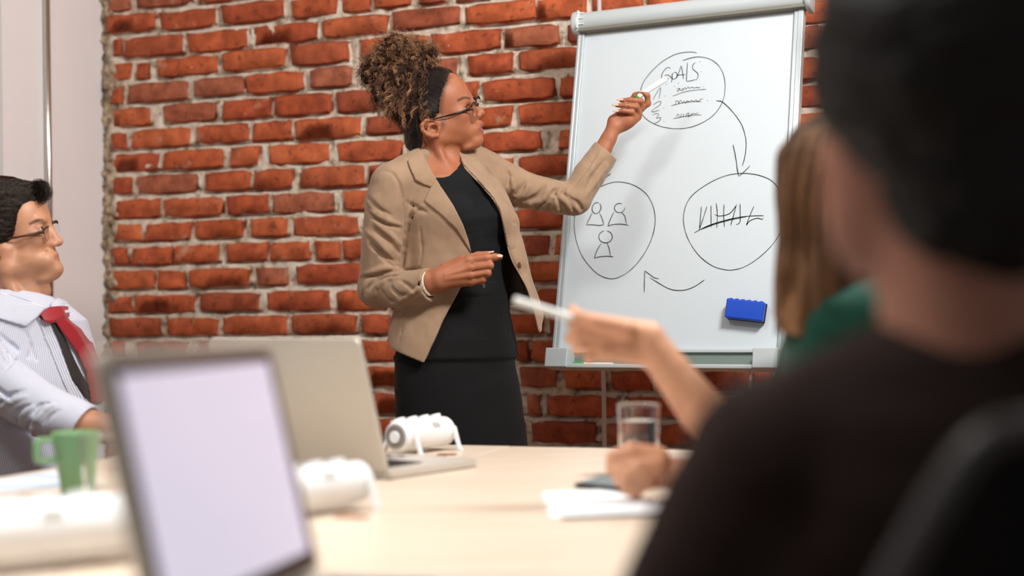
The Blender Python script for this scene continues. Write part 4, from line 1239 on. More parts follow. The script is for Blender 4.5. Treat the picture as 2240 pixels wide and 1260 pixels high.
# nose ring
nr_ = near(1047, 257, 12); mb = MB(); mb.tube([gw(nr_ + FWD * 3.2 * math.cos(t) + UPH * 3.4 * math.sin(t) - LAT * .8) for t in np.linspace(-.6, 3.9, 14)], .55 / WF_.S, 6)
mb.build('nose_ring', M_STEEL, speaker, smooth=True)

# ---- hair: combed-back cap and a big curly puff
M_HAIR_D = hair_material('black_brown_hair', [(0, (22, 17, 15)), (1, (54, 38, 28))], .38)
M_CORE = pm('dark_hair_core', (46, 32, 24), rough=1.0, spec=0.0, var=.4, vscale=60, bump=1.0, bscale=160)  # dark matte core that keeps the hair from being seen through
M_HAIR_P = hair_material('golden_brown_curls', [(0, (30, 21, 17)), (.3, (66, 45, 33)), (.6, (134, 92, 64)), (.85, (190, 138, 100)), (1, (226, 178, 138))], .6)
f = Field(wl(838, 115, 0) - np.array([0, 0, 90]), wl(1010, 350, 0) + np.array([0, 0, 90]), 2.4)
f.ell(wl(948, 223), (84, 66.5, 74), RH); f.ell(wl(976, 212), (45, 56, 50), RH, k=22)
f.cone(wl(930, 262, 4), wl(925, 318, 10), 50, 40, k=16)
f.ell(wl(896, 200), (44, 48, 48), RH, k=24)
X, Y, Z = f.full()
f.fn(0.9 * vnoise(X * .05, Y * .3, Z * .3, 3) + f.D - 0, op='i')
cp = [wl(*p)[:2] for p in [(992,156),(984,172),(977,186),(972,204),(967,224),(966,240),(973,262),(970,280),(964,272),(959,262),(946,257),(930,260),(921,272),(922,288),(934,300),(930,330),(912,334),(880,320),(800,280),(800,100),(960,100),(992,130)]]
edge = poly_sdf(X[:, :, 0], Y[:, :, 0], cp)[:, :, None] + 4.5 * vnoise(X * .2, Y * .2, Z * .2, 9)
f.fn(edge, k=11, op='i')
cap_f = f; CV, CF = f.mesh()
hair_cap_tip = np.full(len(CV), .1) + .25 * np.clip(vnoise(CV[:, 0] * .04, CV[:, 1] * .35, CV[:, 2] * .35, 5), 0, 1)
G0 = wl(898, 186, 0)
hr = np.random.default_rng(5)
# combed strands over the cap
paths = []; tips = []; srad = []
RC = np.stack([FWD, LAT, UPH]); cc = wl(948, 223); rc3 = np.array([85.0, 67.6, 75.0])
hl_pts = spline([(970,140),(988,156),(982,174),(975,190),(970,208),(965,224),(962,242),(969,262),(958,261),(940,261),(921,278),(922,300),(918,325),(905,325)], 80)
for i in range(2200):
    t = hr.uniform(0, 1); side = -1 if hr.random() < .85 else 1
    fine = hr.random() < .42
    hp = hl_pts[int(t * 79)] + hr.normal(0, 2.5 if fine else 1.5, 2) + np.array([hr.uniform(0, 9) * hr.random() if fine else hr.uniform(-3, 2), 0])
    st = wl(hp[0], hp[1], 0)
    en = G0 + np.array([-6 + 10 * t, -34 + 62 * t, 0]) + hr.normal(0, 5, 3)
    u = np.linspace(0, hr.uniform(.4, 1.0), 11)[:, None]
    bow = np.sin(u * math.pi) * np.array([0, -10 + 22 * t, 0])
    P = st * (1 - u) + en * u + bow
    Q = (P - cc) @ RC.T / rc3; Q[:, 1] = 0; rad = np.clip(1 - (Q ** 2).sum(1), .02, 1); Q[:, 1] = side * np.sqrt(rad)
    Q = Q / np.linalg.norm(Q, axis=1, keepdims=True) * (1.0 + .010 * hr.random())
    P = cc + (Q * rc3) @ RC
    paths.append(P); tips.append(np.full(11, .05 + .6 * hr.random() ** 3)); srad.append(hr.uniform(.10, .18) if fine else hr.uniform(.2, .42))
SV, SF, ST = strand_mesh(np.array(paths), np.array(srad), np.array(tips))
# puff volume: union of blobs (px, py, d, radius)
BL = [(866,130,-5,54),(915,128,5,44),(836,146,0,46),(880,182,-20,54),(848,196,-5,44),(906,206,-34,40),(874,226,-10,38),(872,108,0,40),(930,122,0,28),(816,160,0,32),(890,250,-6,28)]
blobs = [(wl(a, b, d), r) for a, b, d, r in BL]
f = Field(wl(770, 60, 0) - np.array([0, 0, 105]), wl(985, 320, 0) + np.array([0, 0, 105]), 2.6)
for c, r in blobs: f.ell(c, (r * .80,) * 3, k=12)
X, Y, Z = f.full()
f.D += (5.5 * vnoise(X * .09, Y * .09, Z * .09, 2) + 2.5 * vnoise(X * .22, Y * .22, Z * .22, 6)).astype(np.float32)
PV, PF = f.mesh()
ptip = np.clip(.18 + .20 * vnoise(PV[:, 0] * .12, PV[:, 1] * .12, PV[:, 2] * .12, 7), 0, .5)
paths = []; tips = []; rad = []
K = 18
def curl(start, direction, length, cr, turns, phase, droop, K=K):
    d = direction / np.linalg.norm(direction); a = np.cross(d, [0.3, .5, .8]); a /= np.linalg.norm(a); b = np.cross(d, a)
    u = np.linspace(0, 1, K)[:, None]
    axis = start + d * length * u + np.array([0, 1.0, 0]) * droop * u ** 2
    env = np.minimum(1, u * 3) * cr
    ph = phase + turns * 2 * math.pi * u
    return axis + env * (np.cos(ph) * a + np.sin(ph) * b)
pb_ = np.array([b[1] ** 2 for b in blobs]); pb_ = pb_ / pb_.sum()
for i in range(1080):
    c, r = blobs[hr.choice(len(blobs), p=pb_)]
    v = hr.normal(0, 1, 3); v /= np.linalg.norm(v)
    if v[2] > .3 and hr.random() < .75: v[2] = -v[2]
    out = (c + v * r) - G0; out /= np.linalg.norm(out)
    st = c + v * r * hr.uniform(.55, .86)
    d = v * .8 + out * .5 + hr.normal(0, .45, 3)
    low = st[1] > wl(0, 195, 0)[1]
    if low: d = d * .6 + np.array([0, .8, 0])
    L_ = r * hr.uniform(.32, .62); cr = hr.uniform(1.8, 5.0); tn = hr.uniform(1.0, 3.2); ph = hr.uniform(0, 6.3); dr = hr.uniform(0, 14)
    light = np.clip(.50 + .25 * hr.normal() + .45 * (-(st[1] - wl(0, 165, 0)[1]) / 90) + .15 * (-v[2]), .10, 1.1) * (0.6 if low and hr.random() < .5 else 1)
    for j in range(int(hr.integers(3, 9))):
        P = curl(st + hr.normal(0, 1.4, 3), d + hr.normal(0, .06, 3), L_ * hr.uniform(.85, 1.1), cr * hr.uniform(.85, 1.15), tn * hr.uniform(.95, 1.05), ph + hr.normal(0, .25), dr)
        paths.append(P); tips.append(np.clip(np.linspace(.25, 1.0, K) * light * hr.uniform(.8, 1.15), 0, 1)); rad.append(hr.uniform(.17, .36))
# ringlets hanging over the front of the puff
for i in range(120):
    px = hr.uniform(826, 938); py = hr.uniform(150, 222)
    st = wl(px, py, hr.uniform(-68, -48)); dd = np.array([hr.normal(0, .18), 1, hr.normal(0, .15)]); L_ = hr.uniform(25, 64); cr = hr.uniform(2.2, 5.2); tn = hr.uniform(1.2, 3.2); ph = hr.uniform(0, 6.3); lt = hr.uniform(.4, 1.05)
    for j in range(8):
        P = curl(st + hr.normal(0, 1.2, 3), dd + hr.normal(0, .03, 3), L_ * hr.uniform(.9, 1.08), cr * hr.uniform(.85, 1.15), tn, ph + hr.normal(0, .2), 0)
        paths.append(P); tips.append(np.clip(np.linspace(.35, 1, K) * lt, 0, 1)); rad.append(hr.uniform(.22, .45))
# frizz at the outline and wisps at the nape
for i in range(2100):
    c, r = blobs[hr.integers(len(blobs))]
    v = hr.normal(0, 1, 3); v[2] *= .4; v /= np.linalg.norm(v)
    st = c + v * r * hr.uniform(.8, .98); d = v + hr.normal(0, .6, 3)
    P = curl(st, d, hr.uniform(8, 27), hr.uniform(1.5, 4.8), hr.uniform(.6, 2.2), hr.uniform(0, 6.3), hr.uniform(-4, 6))
    paths.append(P); tips.append(np.clip(np.linspace(.5, 1, K) * hr.uniform(.6, 1.1), 0, 1)); rad.append(hr.uniform(.2, .38))
for i in range(420):
    ty = hr.random(); st = wl(872 + 40 * ty + hr.uniform(-12, 26), 232 + 84 * ty + hr.uniform(-8, 8), hr.uniform(-48, 10))
    P = curl(st, np.array([hr.normal(-.1, .4), 1, hr.normal(-.1, .2)]), hr.uniform(10, 30), hr.uniform(1, 3.2), hr.uniform(.5, 2.0), hr.uniform(0, 6.3), 0)
    paths.append(P); tips.append(np.linspace(0, .30, K)); rad.append(hr.uniform(.25, .5))
QV, QF, QT = strand_mesh(np.array(paths), np.array(rad), np.array(tips))
V_, F_ = join_meshes([(CV, CF), (SV, SF)])
o = obj('combed_hair', WF_.W(V_), F_, M_HAIR_D, speaker, smooth=True); set_attr(o, 'tip', np.concatenate([hair_cap_tip, ST]))
V_, F_ = join_meshes([(PV, PF), (QV, QF)])
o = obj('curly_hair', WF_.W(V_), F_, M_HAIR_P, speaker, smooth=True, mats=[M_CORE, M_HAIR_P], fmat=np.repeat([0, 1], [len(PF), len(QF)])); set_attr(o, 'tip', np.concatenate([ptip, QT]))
# ------------------------------------------------------------------ the speaker: hands, clothes
# ---- near (right) hand with forearm
def nail(parent, frame, c, d, up, ln, wd, mat):
    """almond nail: c centre, d finger direction, up out of the finger"""
    d = d / np.linalg.norm(d); up = up - d * (up @ d); up = up / np.linalg.norm(up); s_ = np.cross(d, up)
    rows = []
    for i, t in enumerate(np.linspace(-1, 1, 9)):
        w = wd * (1 - .25 * max(0, -t) ** 2) * (math.sqrt(max(0.0, 1 - max(0, t) ** 2.2)) + .02)
        rows.append([frame.W(c + d * ln * t + s_ * w * x + up * (1.0 * (1 - x * x) * wd * .45 - .25 * t * t)) for x in np.linspace(-1, 1, 6)])
    mb = MB(); mb.grid(rows); return mb.build('nail', mat, parent, smooth=True, solid=.0006)
M_NAIL = pm('nude_nail_polish', (224, 178, 152), rough=.2)
f = Field(wl(898, 540, -180) - 6, wl(1112, 672, -80) + 6, 1.5)
Hn = lambda x, y, d: wl(x, y, -148 + d)
f.chain([wl(880, 634, -100), wl(942, 617, -140), Hn(962, 612, 0)], [33, 26, 23], k=6, flat=((0, .1, 1), .86))
hb = (np.array([0.05, -.2, 1.0]), .55)
mc = [Hn(1025, 570, -2), Hn(1029, 586, -7), Hn(1029, 602, -6), Hn(1030, 616, 0)]
for m_, r0, r1 in zip(mc, (15, 16, 16, 15), (10.5, 10, 9.5, 9)):
    f.cone(Hn(962, 604 + (m_[1] - mc[0][1]) * .3, 0), m_, r0, r1, k=10)
f.ell(Hn(998, 598, 6), (34, 25, 13), k=8)
for m_ in mc: f.ell(m_ + np.array([0, 0, -2.5]), (8, 7, 7.5), k=6)
f.chain([mc[0], Hn(1064, 564, -5), Hn(1082, 562.5, -3), Hn(1093, 562, -2)], [10, 8.4, 7.4, 6.2], k=5)
f.chain([mc[1], Hn(1071, 580.5, -8), Hn(1068, 585, 8), Hn(1048, 588, 16)], [9.8, 8.6, 7.6, 7], k=4)
f.chain([mc[2], Hn(1066, 597, -7), Hn(1063, 601, 8), Hn(1045, 603, 15)], [9.4, 8.2, 7.2, 6.6], k=4)
f.chain([mc[3], Hn(1056, 611, -2), Hn(1054, 614, 9), Hn(1040, 616, 14)], [8.8, 7.2, 6.6, 6], k=4)
f.chain([Hn(975, 590, 12), Hn(1012, 571, 18), Hn(1046, 560, 17), Hn(1066, 556, 13)], [15, 11.5, 9, 6.8], k=8)
f.cone(Hn(1030, 578, -14), Hn(1074, 573, -15), 1.6, 1.6, k=3, op='s')
f.cone(Hn(1034, 594, -14), Hn(1072, 589, -16), 1.4, 1.4, k=3, op='s')
f.cone(Hn(1036, 609, -12), Hn(1062, 604, -14), 1.4, 1.4, k=3, op='s')
for a, b in ((Hn(975, 602, -20), mc[1] + (0, 0, -10)), (Hn(974, 610, -20), mc[2] + (0, 0, -9))):
    f.cone(a + np.array([0, 0, 2.5]), b + np.array([0, 0, 1.5]), 2.0, 3.0, k=7)
body_parts.append(f.mesh())
nail(speaker, WF_, Hn(1093, 560.0, -6.5), np.array([1, .05, .15]), np.array([.25, -.55, -1]), 6.5, 4.2, M_NAIL)
nail(speaker, WF_, Hn(1072, 552.0, 11), np.array([1, -.12, -.1]), np.array([0, -1, -.4]), 8.5, 4.0, M_NAIL)

# ---- far (left) hand with forearm
f = Field(wl(1296, 185, 60) - 8, wl(1440, 345, 165) + 8, 1.4)
Hf = lambda x, y, d: wl(x, y, 108 + d)
f.chain([Hf(1312, 340, -6), Hf(1331, 304, -2), Hf(1342, 280, 0)], [23, 17.5, 16.5], k=5, flat=((.35, .1, 1), .82))
f.ell(Hf(1364, 266, 3), (30, 21, 14), np.array([[.8, -.58, 0], [.58, .8, 0], [0, 0, 1.0]]), k=10)
f.ell(Hf(1379, 262, -3), (20, 14, 13), np.array([[.75, -.66, 0], [.66, .75, 0], [0, 0, 1.0]]), k=9)
f.cone(Hf(1345, 276, 3), Hf(1395, 256, 4), 14, 9, k=8); f.cone(Hf(1344, 268, 6), Hf(1400, 238, 8), 14, 9, k=8)
f.cone(Hf(1342, 262, 2), Hf(1358, 250, -3), 11, 9, k=8)
M3 = [Hf(1400, 238, 4), Hf(1397, 250, 2), Hf(1390, 260, 0)]
f.chain([M3[0], Hf(1401, 221, -12), Hf(1378, 219, -19), Hf(1359, 219.5, -17)], [8.2, 6.9, 6.0, 4.8], k=4)
f.chain([M3[1], Hf(1392, 234, -17), Hf(1368, 231, -22), Hf(1349, 230.5, -18)], [8, 6.7, 5.8, 4.5], k=4)
f.chain([M3[2], Hf(1382, 245, -17), Hf(1364, 242.5, -20), Hf(1350, 243.5, -17)], [7.4, 6.0, 5.2, 4.2], k=4)
f.chain([Hf(1402, 238, 8), Hf(1417, 226, 3), Hf(1416, 209, -4), Hf(1406, 203, -6)], [8.2, 7.2, 6.0, 4.8], k=4)
f.chain([Hf(1366, 250, 16), Hf(1378, 226, 14), Hf(1390, 209, 6), Hf(1397, 205, 2)], [11, 8.5, 7, 5], k=6)
for t in (0, 1, 2): f.cone(Hf(1362 + 6 * t, 276 - 3 * t, -20), Hf(1376 + 7 * t, 262 - 2 * t, -22), 1.0, 1.0, k=3, op='s')
body_parts.append(f.mesh())
nail(speaker, WF_, Hf(1356, 218, -21.5), np.array([-1, .05, .1]), np.array([0, -.7, -1]), 7.5, 3.2, M_NAIL)
nail(speaker, WF_, Hf(1345.5, 229.5, -22), np.array([-1, .03, .1]), np.array([0, -.6, -1]), 7.5, 3.2, M_NAIL)
nail(speaker, WF_, Hf(1347, 243, -21), np.array([-1, .1, .1]), np.array([0, -.6, -1]), 6.5, 3.0, M_NAIL)
nail(speaker, WF_, Hf(1403, 200.5, -9), np.array([-1, -.15, 0]), np.array([.1, -1, -.5]), 8, 3.2, M_NAIL)
mb = MB(); rp = Hf(1373, 231.5, -21)
for dx in (-1.5, 0.6, 2.6):
    mb.tube([WF_.W(rp + np.array([dx + .3 * math.cos(t), 6.4 * math.cos(t), 6.4 * math.sin(t)])) for t in np.linspace(0, 2 * math.pi, 20)], .0005, 6, cap=False)
mb.build('finger_ring', M_STEEL, speaker, smooth=True)
mk = marker('marker_pen', WF_.W(Hf(1457.5, 172, 6)), WF_.W(Hf(1391, 214.5, -4)), 6.3 / WF_.S, 'white marker held up to the white board in a raised hand', 0.30, mats=(M_PENW, M_PENW), tipcol=M_PENG)

# ---- rest of the body under the clothes (coarse): torso, arms, legs
f = Field(wl(790, 380, -170) - 30, wl(1330, 800, 120) + np.array([30, 760, 60]), 6.0)
rowsB = [(395, 980, 8, 92, 62), (450, 988, 6, 104, 72), (520, 996, 4, 96, 66), (600, 1002, 4, 88, 60), (680, 1006, 4, 100, 70), (760, 1008, 4, 112, 80), (850, 1010, 4, 108, 78)]
f.fn(loft_sdf(f, [(wl(0, y, 0)[1], wl(x, y, 0)[0], z, w, t, TC) for y, x, z, w, t in rowsB]), k=5)
f.chain([wl(862, 415, -72), wl(832, 612, -58), wl(900, 630, -110), wl(946, 620, -140)], [28, 25, 24, 20], k=8)
f.chain([wl(1058, 395, 80), wl(1250, 438, 80), wl(1316, 332, 100)], [26, 24, 18], k=8)
for s_ in (-1, 1):
    f.chain([wl(1010 + s_ * 42, 820, 4 + s_ * 34), wl(1015 + s_ * 38, 1120, s_ * 30), wl(1012 + s_ * 38, 1480, 18 + s_ * 30)], [62, 44, 26], k=10)
    f.chain([wl(1012 + s_ * 38, 1480, 16 + s_ * 30), wl(1036 + s_ * 38, 1545, -30 + s_ * 30)], [24, 16], k=8)
body_parts.append(f.mesh())
V_, F_ = join_meshes(body_parts)
o = obj('body', WF_.W(V_), F_, M_SKIN_W, speaker, smooth=True)
nh = len(HV)
la = np.zeros(len(V_)); la[:nh] = lip_attr(HV); da = np.zeros(len(V_)); da[:nh] = dark_attr(HV)
set_attr(o, 'lip', la); set_attr(o, 'dark', da)

# ---- black top
def cloth(name, rgb, rough=.85, var=.06, bump=.25, bscale=700, sheen=.2, vscale=18):
    return pm(name, rgb, rough=rough, var=var, vscale=vscale, bump=bump, bscale=bscale, sheen=sheen, spec=.25)
M_TOP = cloth('black_jersey', (17, 19, 22), sheen=.03); M_SKIRT = cloth('black_suiting', (16, 16, 17), sheen=.03)
M_JKT = cloth('tan_cotton', (157, 129, 104), bump=.16, bscale=1400, var=.07, vscale=25); M_LINING = cloth('dark_lining', (46, 34, 28), bump=.1)
f = Field(wl(850, 340, -140) - 4, wl(1135, 660, 110) + 4, 2.8)
rowsT = [(345, 976, 10, 60, 40), (372, 978, 8, 84, 56), (400, 982, 6, 100, 70), (450, 990, 4, 112, 82), (480, 995, 2, 116, 86), (520, 1001, 2, 115, 80), (560, 1005, 2, 113, 77), (600, 1007, 2, 113, 77), (655, 1008, 2, 114, 78)]
def rr(rows): return [(wl(0, y, 0)[1], wl(x, y, 0)[0], z, w, t, TC) for y, x, z, w, t in rows]
f.fn(loft_sdf(f, rr(rowsT)), k=0)
CH = np.array([math.sin(TC), 0, -math.cos(TC)]); LB = np.array([math.cos(TC), 0, math.sin(TC)])
bc_ = wl(993, 478, 4)
for s_ in (-1, 1): f.ell(bc_ + CH * 52 + LB * s_ * 48, (46, 44, 42), k=22)
hf = head_f
X, Y, Z = f.full()
# follow the skin on the upper chest, a little above it
sk = f.like()
sk.cone(wl(955, 360, 5), wl(862, 402, -78), 36, 34, k=24); sk.cone(wl(972, 360, 25), wl(1064, 378, 76), 36, 34, k=24)
sk.ell(wl(984, 432, 8), (108, 80, 78), np.array([[math.cos(TC), 0, math.sin(TC)], [0, 1, 0], [-math.sin(TC), 0, math.cos(TC)]]), k=20)
sk.cone(wl(962, 330, 12), wl(962, 380, 14), 44, 44, k=14)
f.D = smin(f.D, sk.D - 4.5, 8)
neck = [wl(*p)[:2] for p in [(900,404),(935,399),(957,396),(972,396),(984,392),(993,385),(1000,376),(1006,362),(1010,345),(1030,330),(1030,300),(880,300),(880,404)]]
f.fn(np.broadcast_to(-poly_sdf(X[:, :, 0], Y[:, :, 0], neck)[:, :, None], f.D.shape), k=2, op='i')
f.D += (1.1 * vnoise(X * .012, Y * .11 + X * .02, Z * .01, 31) + .8 * vnoise(X * .03, Y * .2 + .06 * X, Z * .02, 33)).astype(np.float32)
V_, F_ = f.mesh(); V_ = relax(V_, F_, 3); obj('top', WF_.W(V_), F_, M_TOP, speaker, smooth=True)

# ---- skirt
rowsS = [(616, 1006, 2, 112, 80), (632, 1006, 2, 114, 82), (643, 1007, 2, 115, 83), (700, 1006, 2, 128, 88), (745, 1003, 2, 144, 100), (774, 1001, 2, 150, 104), (780, 999, 2, 152, 106), (784, 997, 2, 150, 104), (790, 997, 2, 147, 100), (850, 1003, 2, 154, 104), (920, 1009, 2, 158, 106), (990, 1016, 2, 160, 108), (1100, 1020, 2, 154, 106), (1215, 1022, 2, 148, 104)]
f = Field(wl(838, 612, -130) - 6, wl(1190, 1220, 140) + 6, 4.2)
f.fn(loft_sdf(f, rr(rowsS)))
X, Y, Z = f.full()
f.D += (1.3 * vnoise(X * .015 + Y * .02, Y * .03, Z * .02, 41)).astype(np.float32)
inner = loft_sdf(f, [(y, x, z, w - 10, t - 10, a) for y, x, z, w, t, a in rr([(1100, 1020, 2, 154, 106), (1230, 1022, 2, 148, 104)])]); f.fn(inner, op='s')
# waistband seam, fly seam
for pts, r_ in (([(930, 640), (985, 650), (1045, 652), (1112, 640)], 1.6), ([(1066, 655), (1064, 700), (1062, 778)], 1.0), ([(1098, 650), (1104, 690), (1110, 740)], .9)):
    P = [np.array([*wl(x, y, 0)[:2], f.surf_z(*wl(x, y, -90)[:2])]) for x, y in spline(pts, 18)]
    f.chain(P, [r_] * 18, k=2.5, op='s')
V_, F_ = f.mesh(); sk_o = obj('skirt', WF_.W(V_), F_, M_SKIRT, speaker, smooth=True)
bz = f.surf_z(*wl(1055, 625, -90)[:2]); bq = np.array([*wl(1055, 625, -90)[:2], bz]); mb = MB()
nb = np.array([.35, 0, -.94])
mb.lathe(WF_.W(bq - nb * .5), nb @ WF_.B, [(5.6 / WF_.S, 0), (5.8 / WF_.S, .0015), (4.6 / WF_.S, .0024), (3.6 / WF_.S, .0014), (.0001, .0014)], 20); mb.build('button', pm('black_button', (80, 74, 70), rough=.25), sk_o, smooth=True)

# ---- blazer
f = Field(np.array([wl(772, 0, -60)[0], wl(0, 296, 140)[1], wl(0, 0, -200)[2]]) - 6, np.array([wl(1362, 0, 60)[0], wl(0, 806, -120)[1], wl(0, 0, 160)[2]]) + 6, 2.55)
rowsJ = [(352, 972, 12, 74, 56), (372, 974, 10, 100, 70), (400, 984, 6, 116, 84), (450, 994, 2, 128, 97), (480, 998, 0, 131, 101), (520, 1001, 0, 127, 96), (560, 1001, 0, 123, 91), (600, 1000, 0, 124, 92), (650, 996, 0, 138, 100), (700, 992, 0, 150, 108), (760, 990, 0, 160, 114), (800, 990, 0, 166, 118)]
LJ = loft_sdf(f, rr(rowsJ))
f.fn(LJ)
for s_ in (-1, 1): f.ell(bc_ + CH * 56 + LB * s_ * 52, (50, 50, 46), k=24)
f.cone(wl(940, 352, 0), wl(858, 400, -78), 38, 44, k=20)
f.cone(wl(985, 352, 22), wl(1066, 374, 76), 40, 44, k=20)
f.cone(wl(1018, 345, 40), wl(1050, 340, 60), 16, 16, k=20)
f.cone(wl(884, 470, -50), wl(884, 590, -42), 26, 26, k=22)
f.cone(wl(1082, 430, 20), wl(1104, 490, 8), 28, 30, k=16); f.cone(wl(1104, 490, 8), wl(1110, 540, 4), 30, 30, k=10)
torso = f.copy()
# sleeves, in a field of their own so that the cuffs can be cut and hollowed
X, Y, Z = f.full()
sv = f.like()
near_arm = [wl(857, 404, -80), wl(846, 450, -80), wl(838, 530, -74), wl(829, 622, -56)]
sv.chain(near_arm, [45, 47, 45, 44], k=10)
sv.ell(wl(824, 634, -54), (40, 40, 42), k=10)
sv.chain([wl(830, 630, -58), wl(885, 634, -106), wl(946, 622, -144)], [41, 39, 35], k=12)
far_arm = [wl(1066, 378, 78), wl(1150, 416, 80), wl(1222, 432, 74), wl(1258, 437, 70)]
sv.chain(far_arm, [44, 40, 37, 35], k=10)
sv.chain([wl(1258, 434, 70), wl(1290, 382, 82), wl(1334, 318, 100)], [36, 35, 32], k=8)
def plane_cut(f, p, n, reach, k=1.0):
    n = np.asarray(n, float) / np.linalg.norm(n); sl, g = f.sub(p - reach, p + reach)
    d = (g[0] - p[0]) * n[0] + (g[1] - p[1]) * n[1] + (g[2] - p[2]) * n[2]
    r = np.sqrt((g[0] - p[0]) ** 2 + (g[1] - p[1]) ** 2 + (g[2] - p[2]) ** 2)
    cut = np.maximum(-d, r - reach + 2)
    f.D[sl] = smax(f.D[sl], -cut.astype(np.float32), k)
cn = wl(940, 621, -142)
plane_cut(sv, cn, np.array([1.0, -.12, -.62]), 66)
sv.cone(wl(922, 626, -131), wl(970, 616, -162), 27.5, 28, k=1, op='s')
cf_ = wl(1326, 328, 98); plane_cut(sv, cf_, np.array([.63, -.77, -.12]), 58)
sv.cone(wl(1312, 346, 94), wl(1345, 302, 104), 26, 26, k=1, op='s')
# hollow the torso, open the front, cut the hem
innerT = loft_sdf(f, [(y, x, z, w - 8, t - 8, a) for y, x, z, w, t, a in rr([(352, 972, 12, 50, 40), (372, 974, 10, 92, 64)] + rowsJ[2:] + [(830, 990, 0, 168, 120)])])
infl = f.like(); infl.D = innerT.astype(np.float32)
for s_ in (-1, 1): infl.ell(bc_ + CH * 56 + LB * s_ * 52, (43, 43, 39), k=20)
infl.cone(wl(955, 330, 8), wl(966, 400, 10), 48, 50, k=6)
f.fn(infl.D, k=1.0, op='s')
op_poly = [(905,300),(918,326),(928,342),(944,374),(957,396),(970,418),(994,455),(1014,495),(1024,526),(1031,556),(1028,580),(1018,606),(1008,631),(982,681),(954,741),(931,793),(925,860),(1300,860),(1300,580),(1108,534),(1102,500),(1093,463),(1078,435),(1046,399),(1014,364),(1002,334),(1004,300)]
opp = [wl(x, y, -80)[:2] for x, y in op_poly]
front = -((X - wl(1000, 0, 0)[0]) * CH[0] + (Z - 0) * CH[2]) - 4
sl = f.D.shape
opd = poly_sdf(X[:, :, 0], Y[:, :, 0], opp)[:, :, None]
armfree = np.minimum(opd * 0 + 1, 1)
cut = np.maximum(opd, front)
f.fn(cut, k=1.0, op='s')
hem = [wl(x, y, -60)[:2] for x, y in [(700,740),(853,748),(860,763),(880,771),(905,781),(931,792),(960,795),(1010,770),(1060,720),(1120,690),(1400,690),(1400,1000),(700,1000)]]
f.fn(poly_sdf(X[:, :, 0], Y[:, :, 0], hem)[:, :, None] + 0 * Z, k=1.0, op='s')
f.D = smin(f.D, sv.D, 7.0)
# folds read off the photograph: ridges (+) and grooves (-)
def fold(pts, r, k=4.0, sign=1, sink=.55, z0=-200):
    P2 = spline(pts, max(6, len(pts) * 4)); P = []; R_ = []
    for i, (x, y) in enumerate(P2):
        q = wl(x, y, -80); z = f.surf_z(q[0], q[1], default=None)
        if z is None: continue
        u = i / (len(P2) - 1); rad_ = r * (0.35 + .65 * math.sin(math.pi * min(max(u, .04), .96)))
        P.append(np.array([q[0], q[1], z + rad_ * sink * sign * 1.0])); R_.append(rad_)
    if len(P) < 2: return
    f.chain(P, R_, k=k, op='u' if sign > 0 else 's')
C2 = lambda L: [(760 + x / 2.519, 300 + y / 2.519) for x, y in L]
G_ = [  # grooves: (points in the enlarged view, radius)
 ([(205,198),(250,205),(285,250),(305,310),(318,400),(322,490)], 2.6), ([(322,490),(310,600),(296,740)], 5.5),
 ([(95,378),(150,440),(220,480),(300,505)], 4.5), ([(110,330),(180,400),(250,440)], 3), ([(165,520),(230,570),(290,640)], 4.5), ([(140,600),(210,650),(285,690)], 4),
 ([(120,560),(180,640),(270,735)], 3.5), ([(80,770),(150,765),(230,740),(290,742)], 4.5), ([(130,840),(160,800),(220,775),(290,765)], 4), ([(100,860),(130,800),(200,760)], 3.5),
 ([(385,860),(400,830),(440,790)], 3.0), ([(250,830),(300,870),(380,880)], 3), ([(300,790),(360,830),(400,870)], 2.5), ([(200,850),(240,900),(330,920)], 3),
 ([(405,490),(408,560),(413,640),(400,720)], 1.6), ([(330,360),(400,400),(440,420)], 3), ([(335,520),(350,440),(390,400)], 3.5), ([(300,735),(350,735),(400,725)], 2.5),
 ([(870,140),(890,190),(880,240)], 3.5), ([(940,250),(900,300),(945,330)], 3), ([(985,210),(960,260),(920,290)], 3), ([(1090,250),(1050,300),(980,330)], 4), ([(1170,255),(1140,280),(1155,300)], 3.5),
 ([(1210,260),(1195,280),(1240,330),(1275,400)], 4.2), ([(1170,300),(1200,350),(1255,420)], 4), ([(1160,290),(1180,370),(1215,425)], 3.2), ([(1255,320),(1290,350),(1310,380)], 3),
 ([(950,390),(1010,400),(1090,385),(1120,350)], 4.5), ([(1000,380),(1060,360),(1110,310)], 3), ([(1400,40),(1330,150),(1240,260)], 2.0), ([(1480,130),(1420,210),(1340,330)], 1.6), ([(1440,90),(1380,170),(1330,260)], 3),
 ([(900,300),(925,390),(945,500),(960,600)], 1.6), ([(770,170),(745,180),(710,150),(660,110)], 1.2), ([(300,1000),(330,950),(345,930)], 1.4), ([(285,1170),(300,1080),(330,960)], 1.2),]
for L_, r_ in G_: fold(C2(L_), r_ * 1.25, k=r_ * 1.8, sign=-1, sink=-.15)
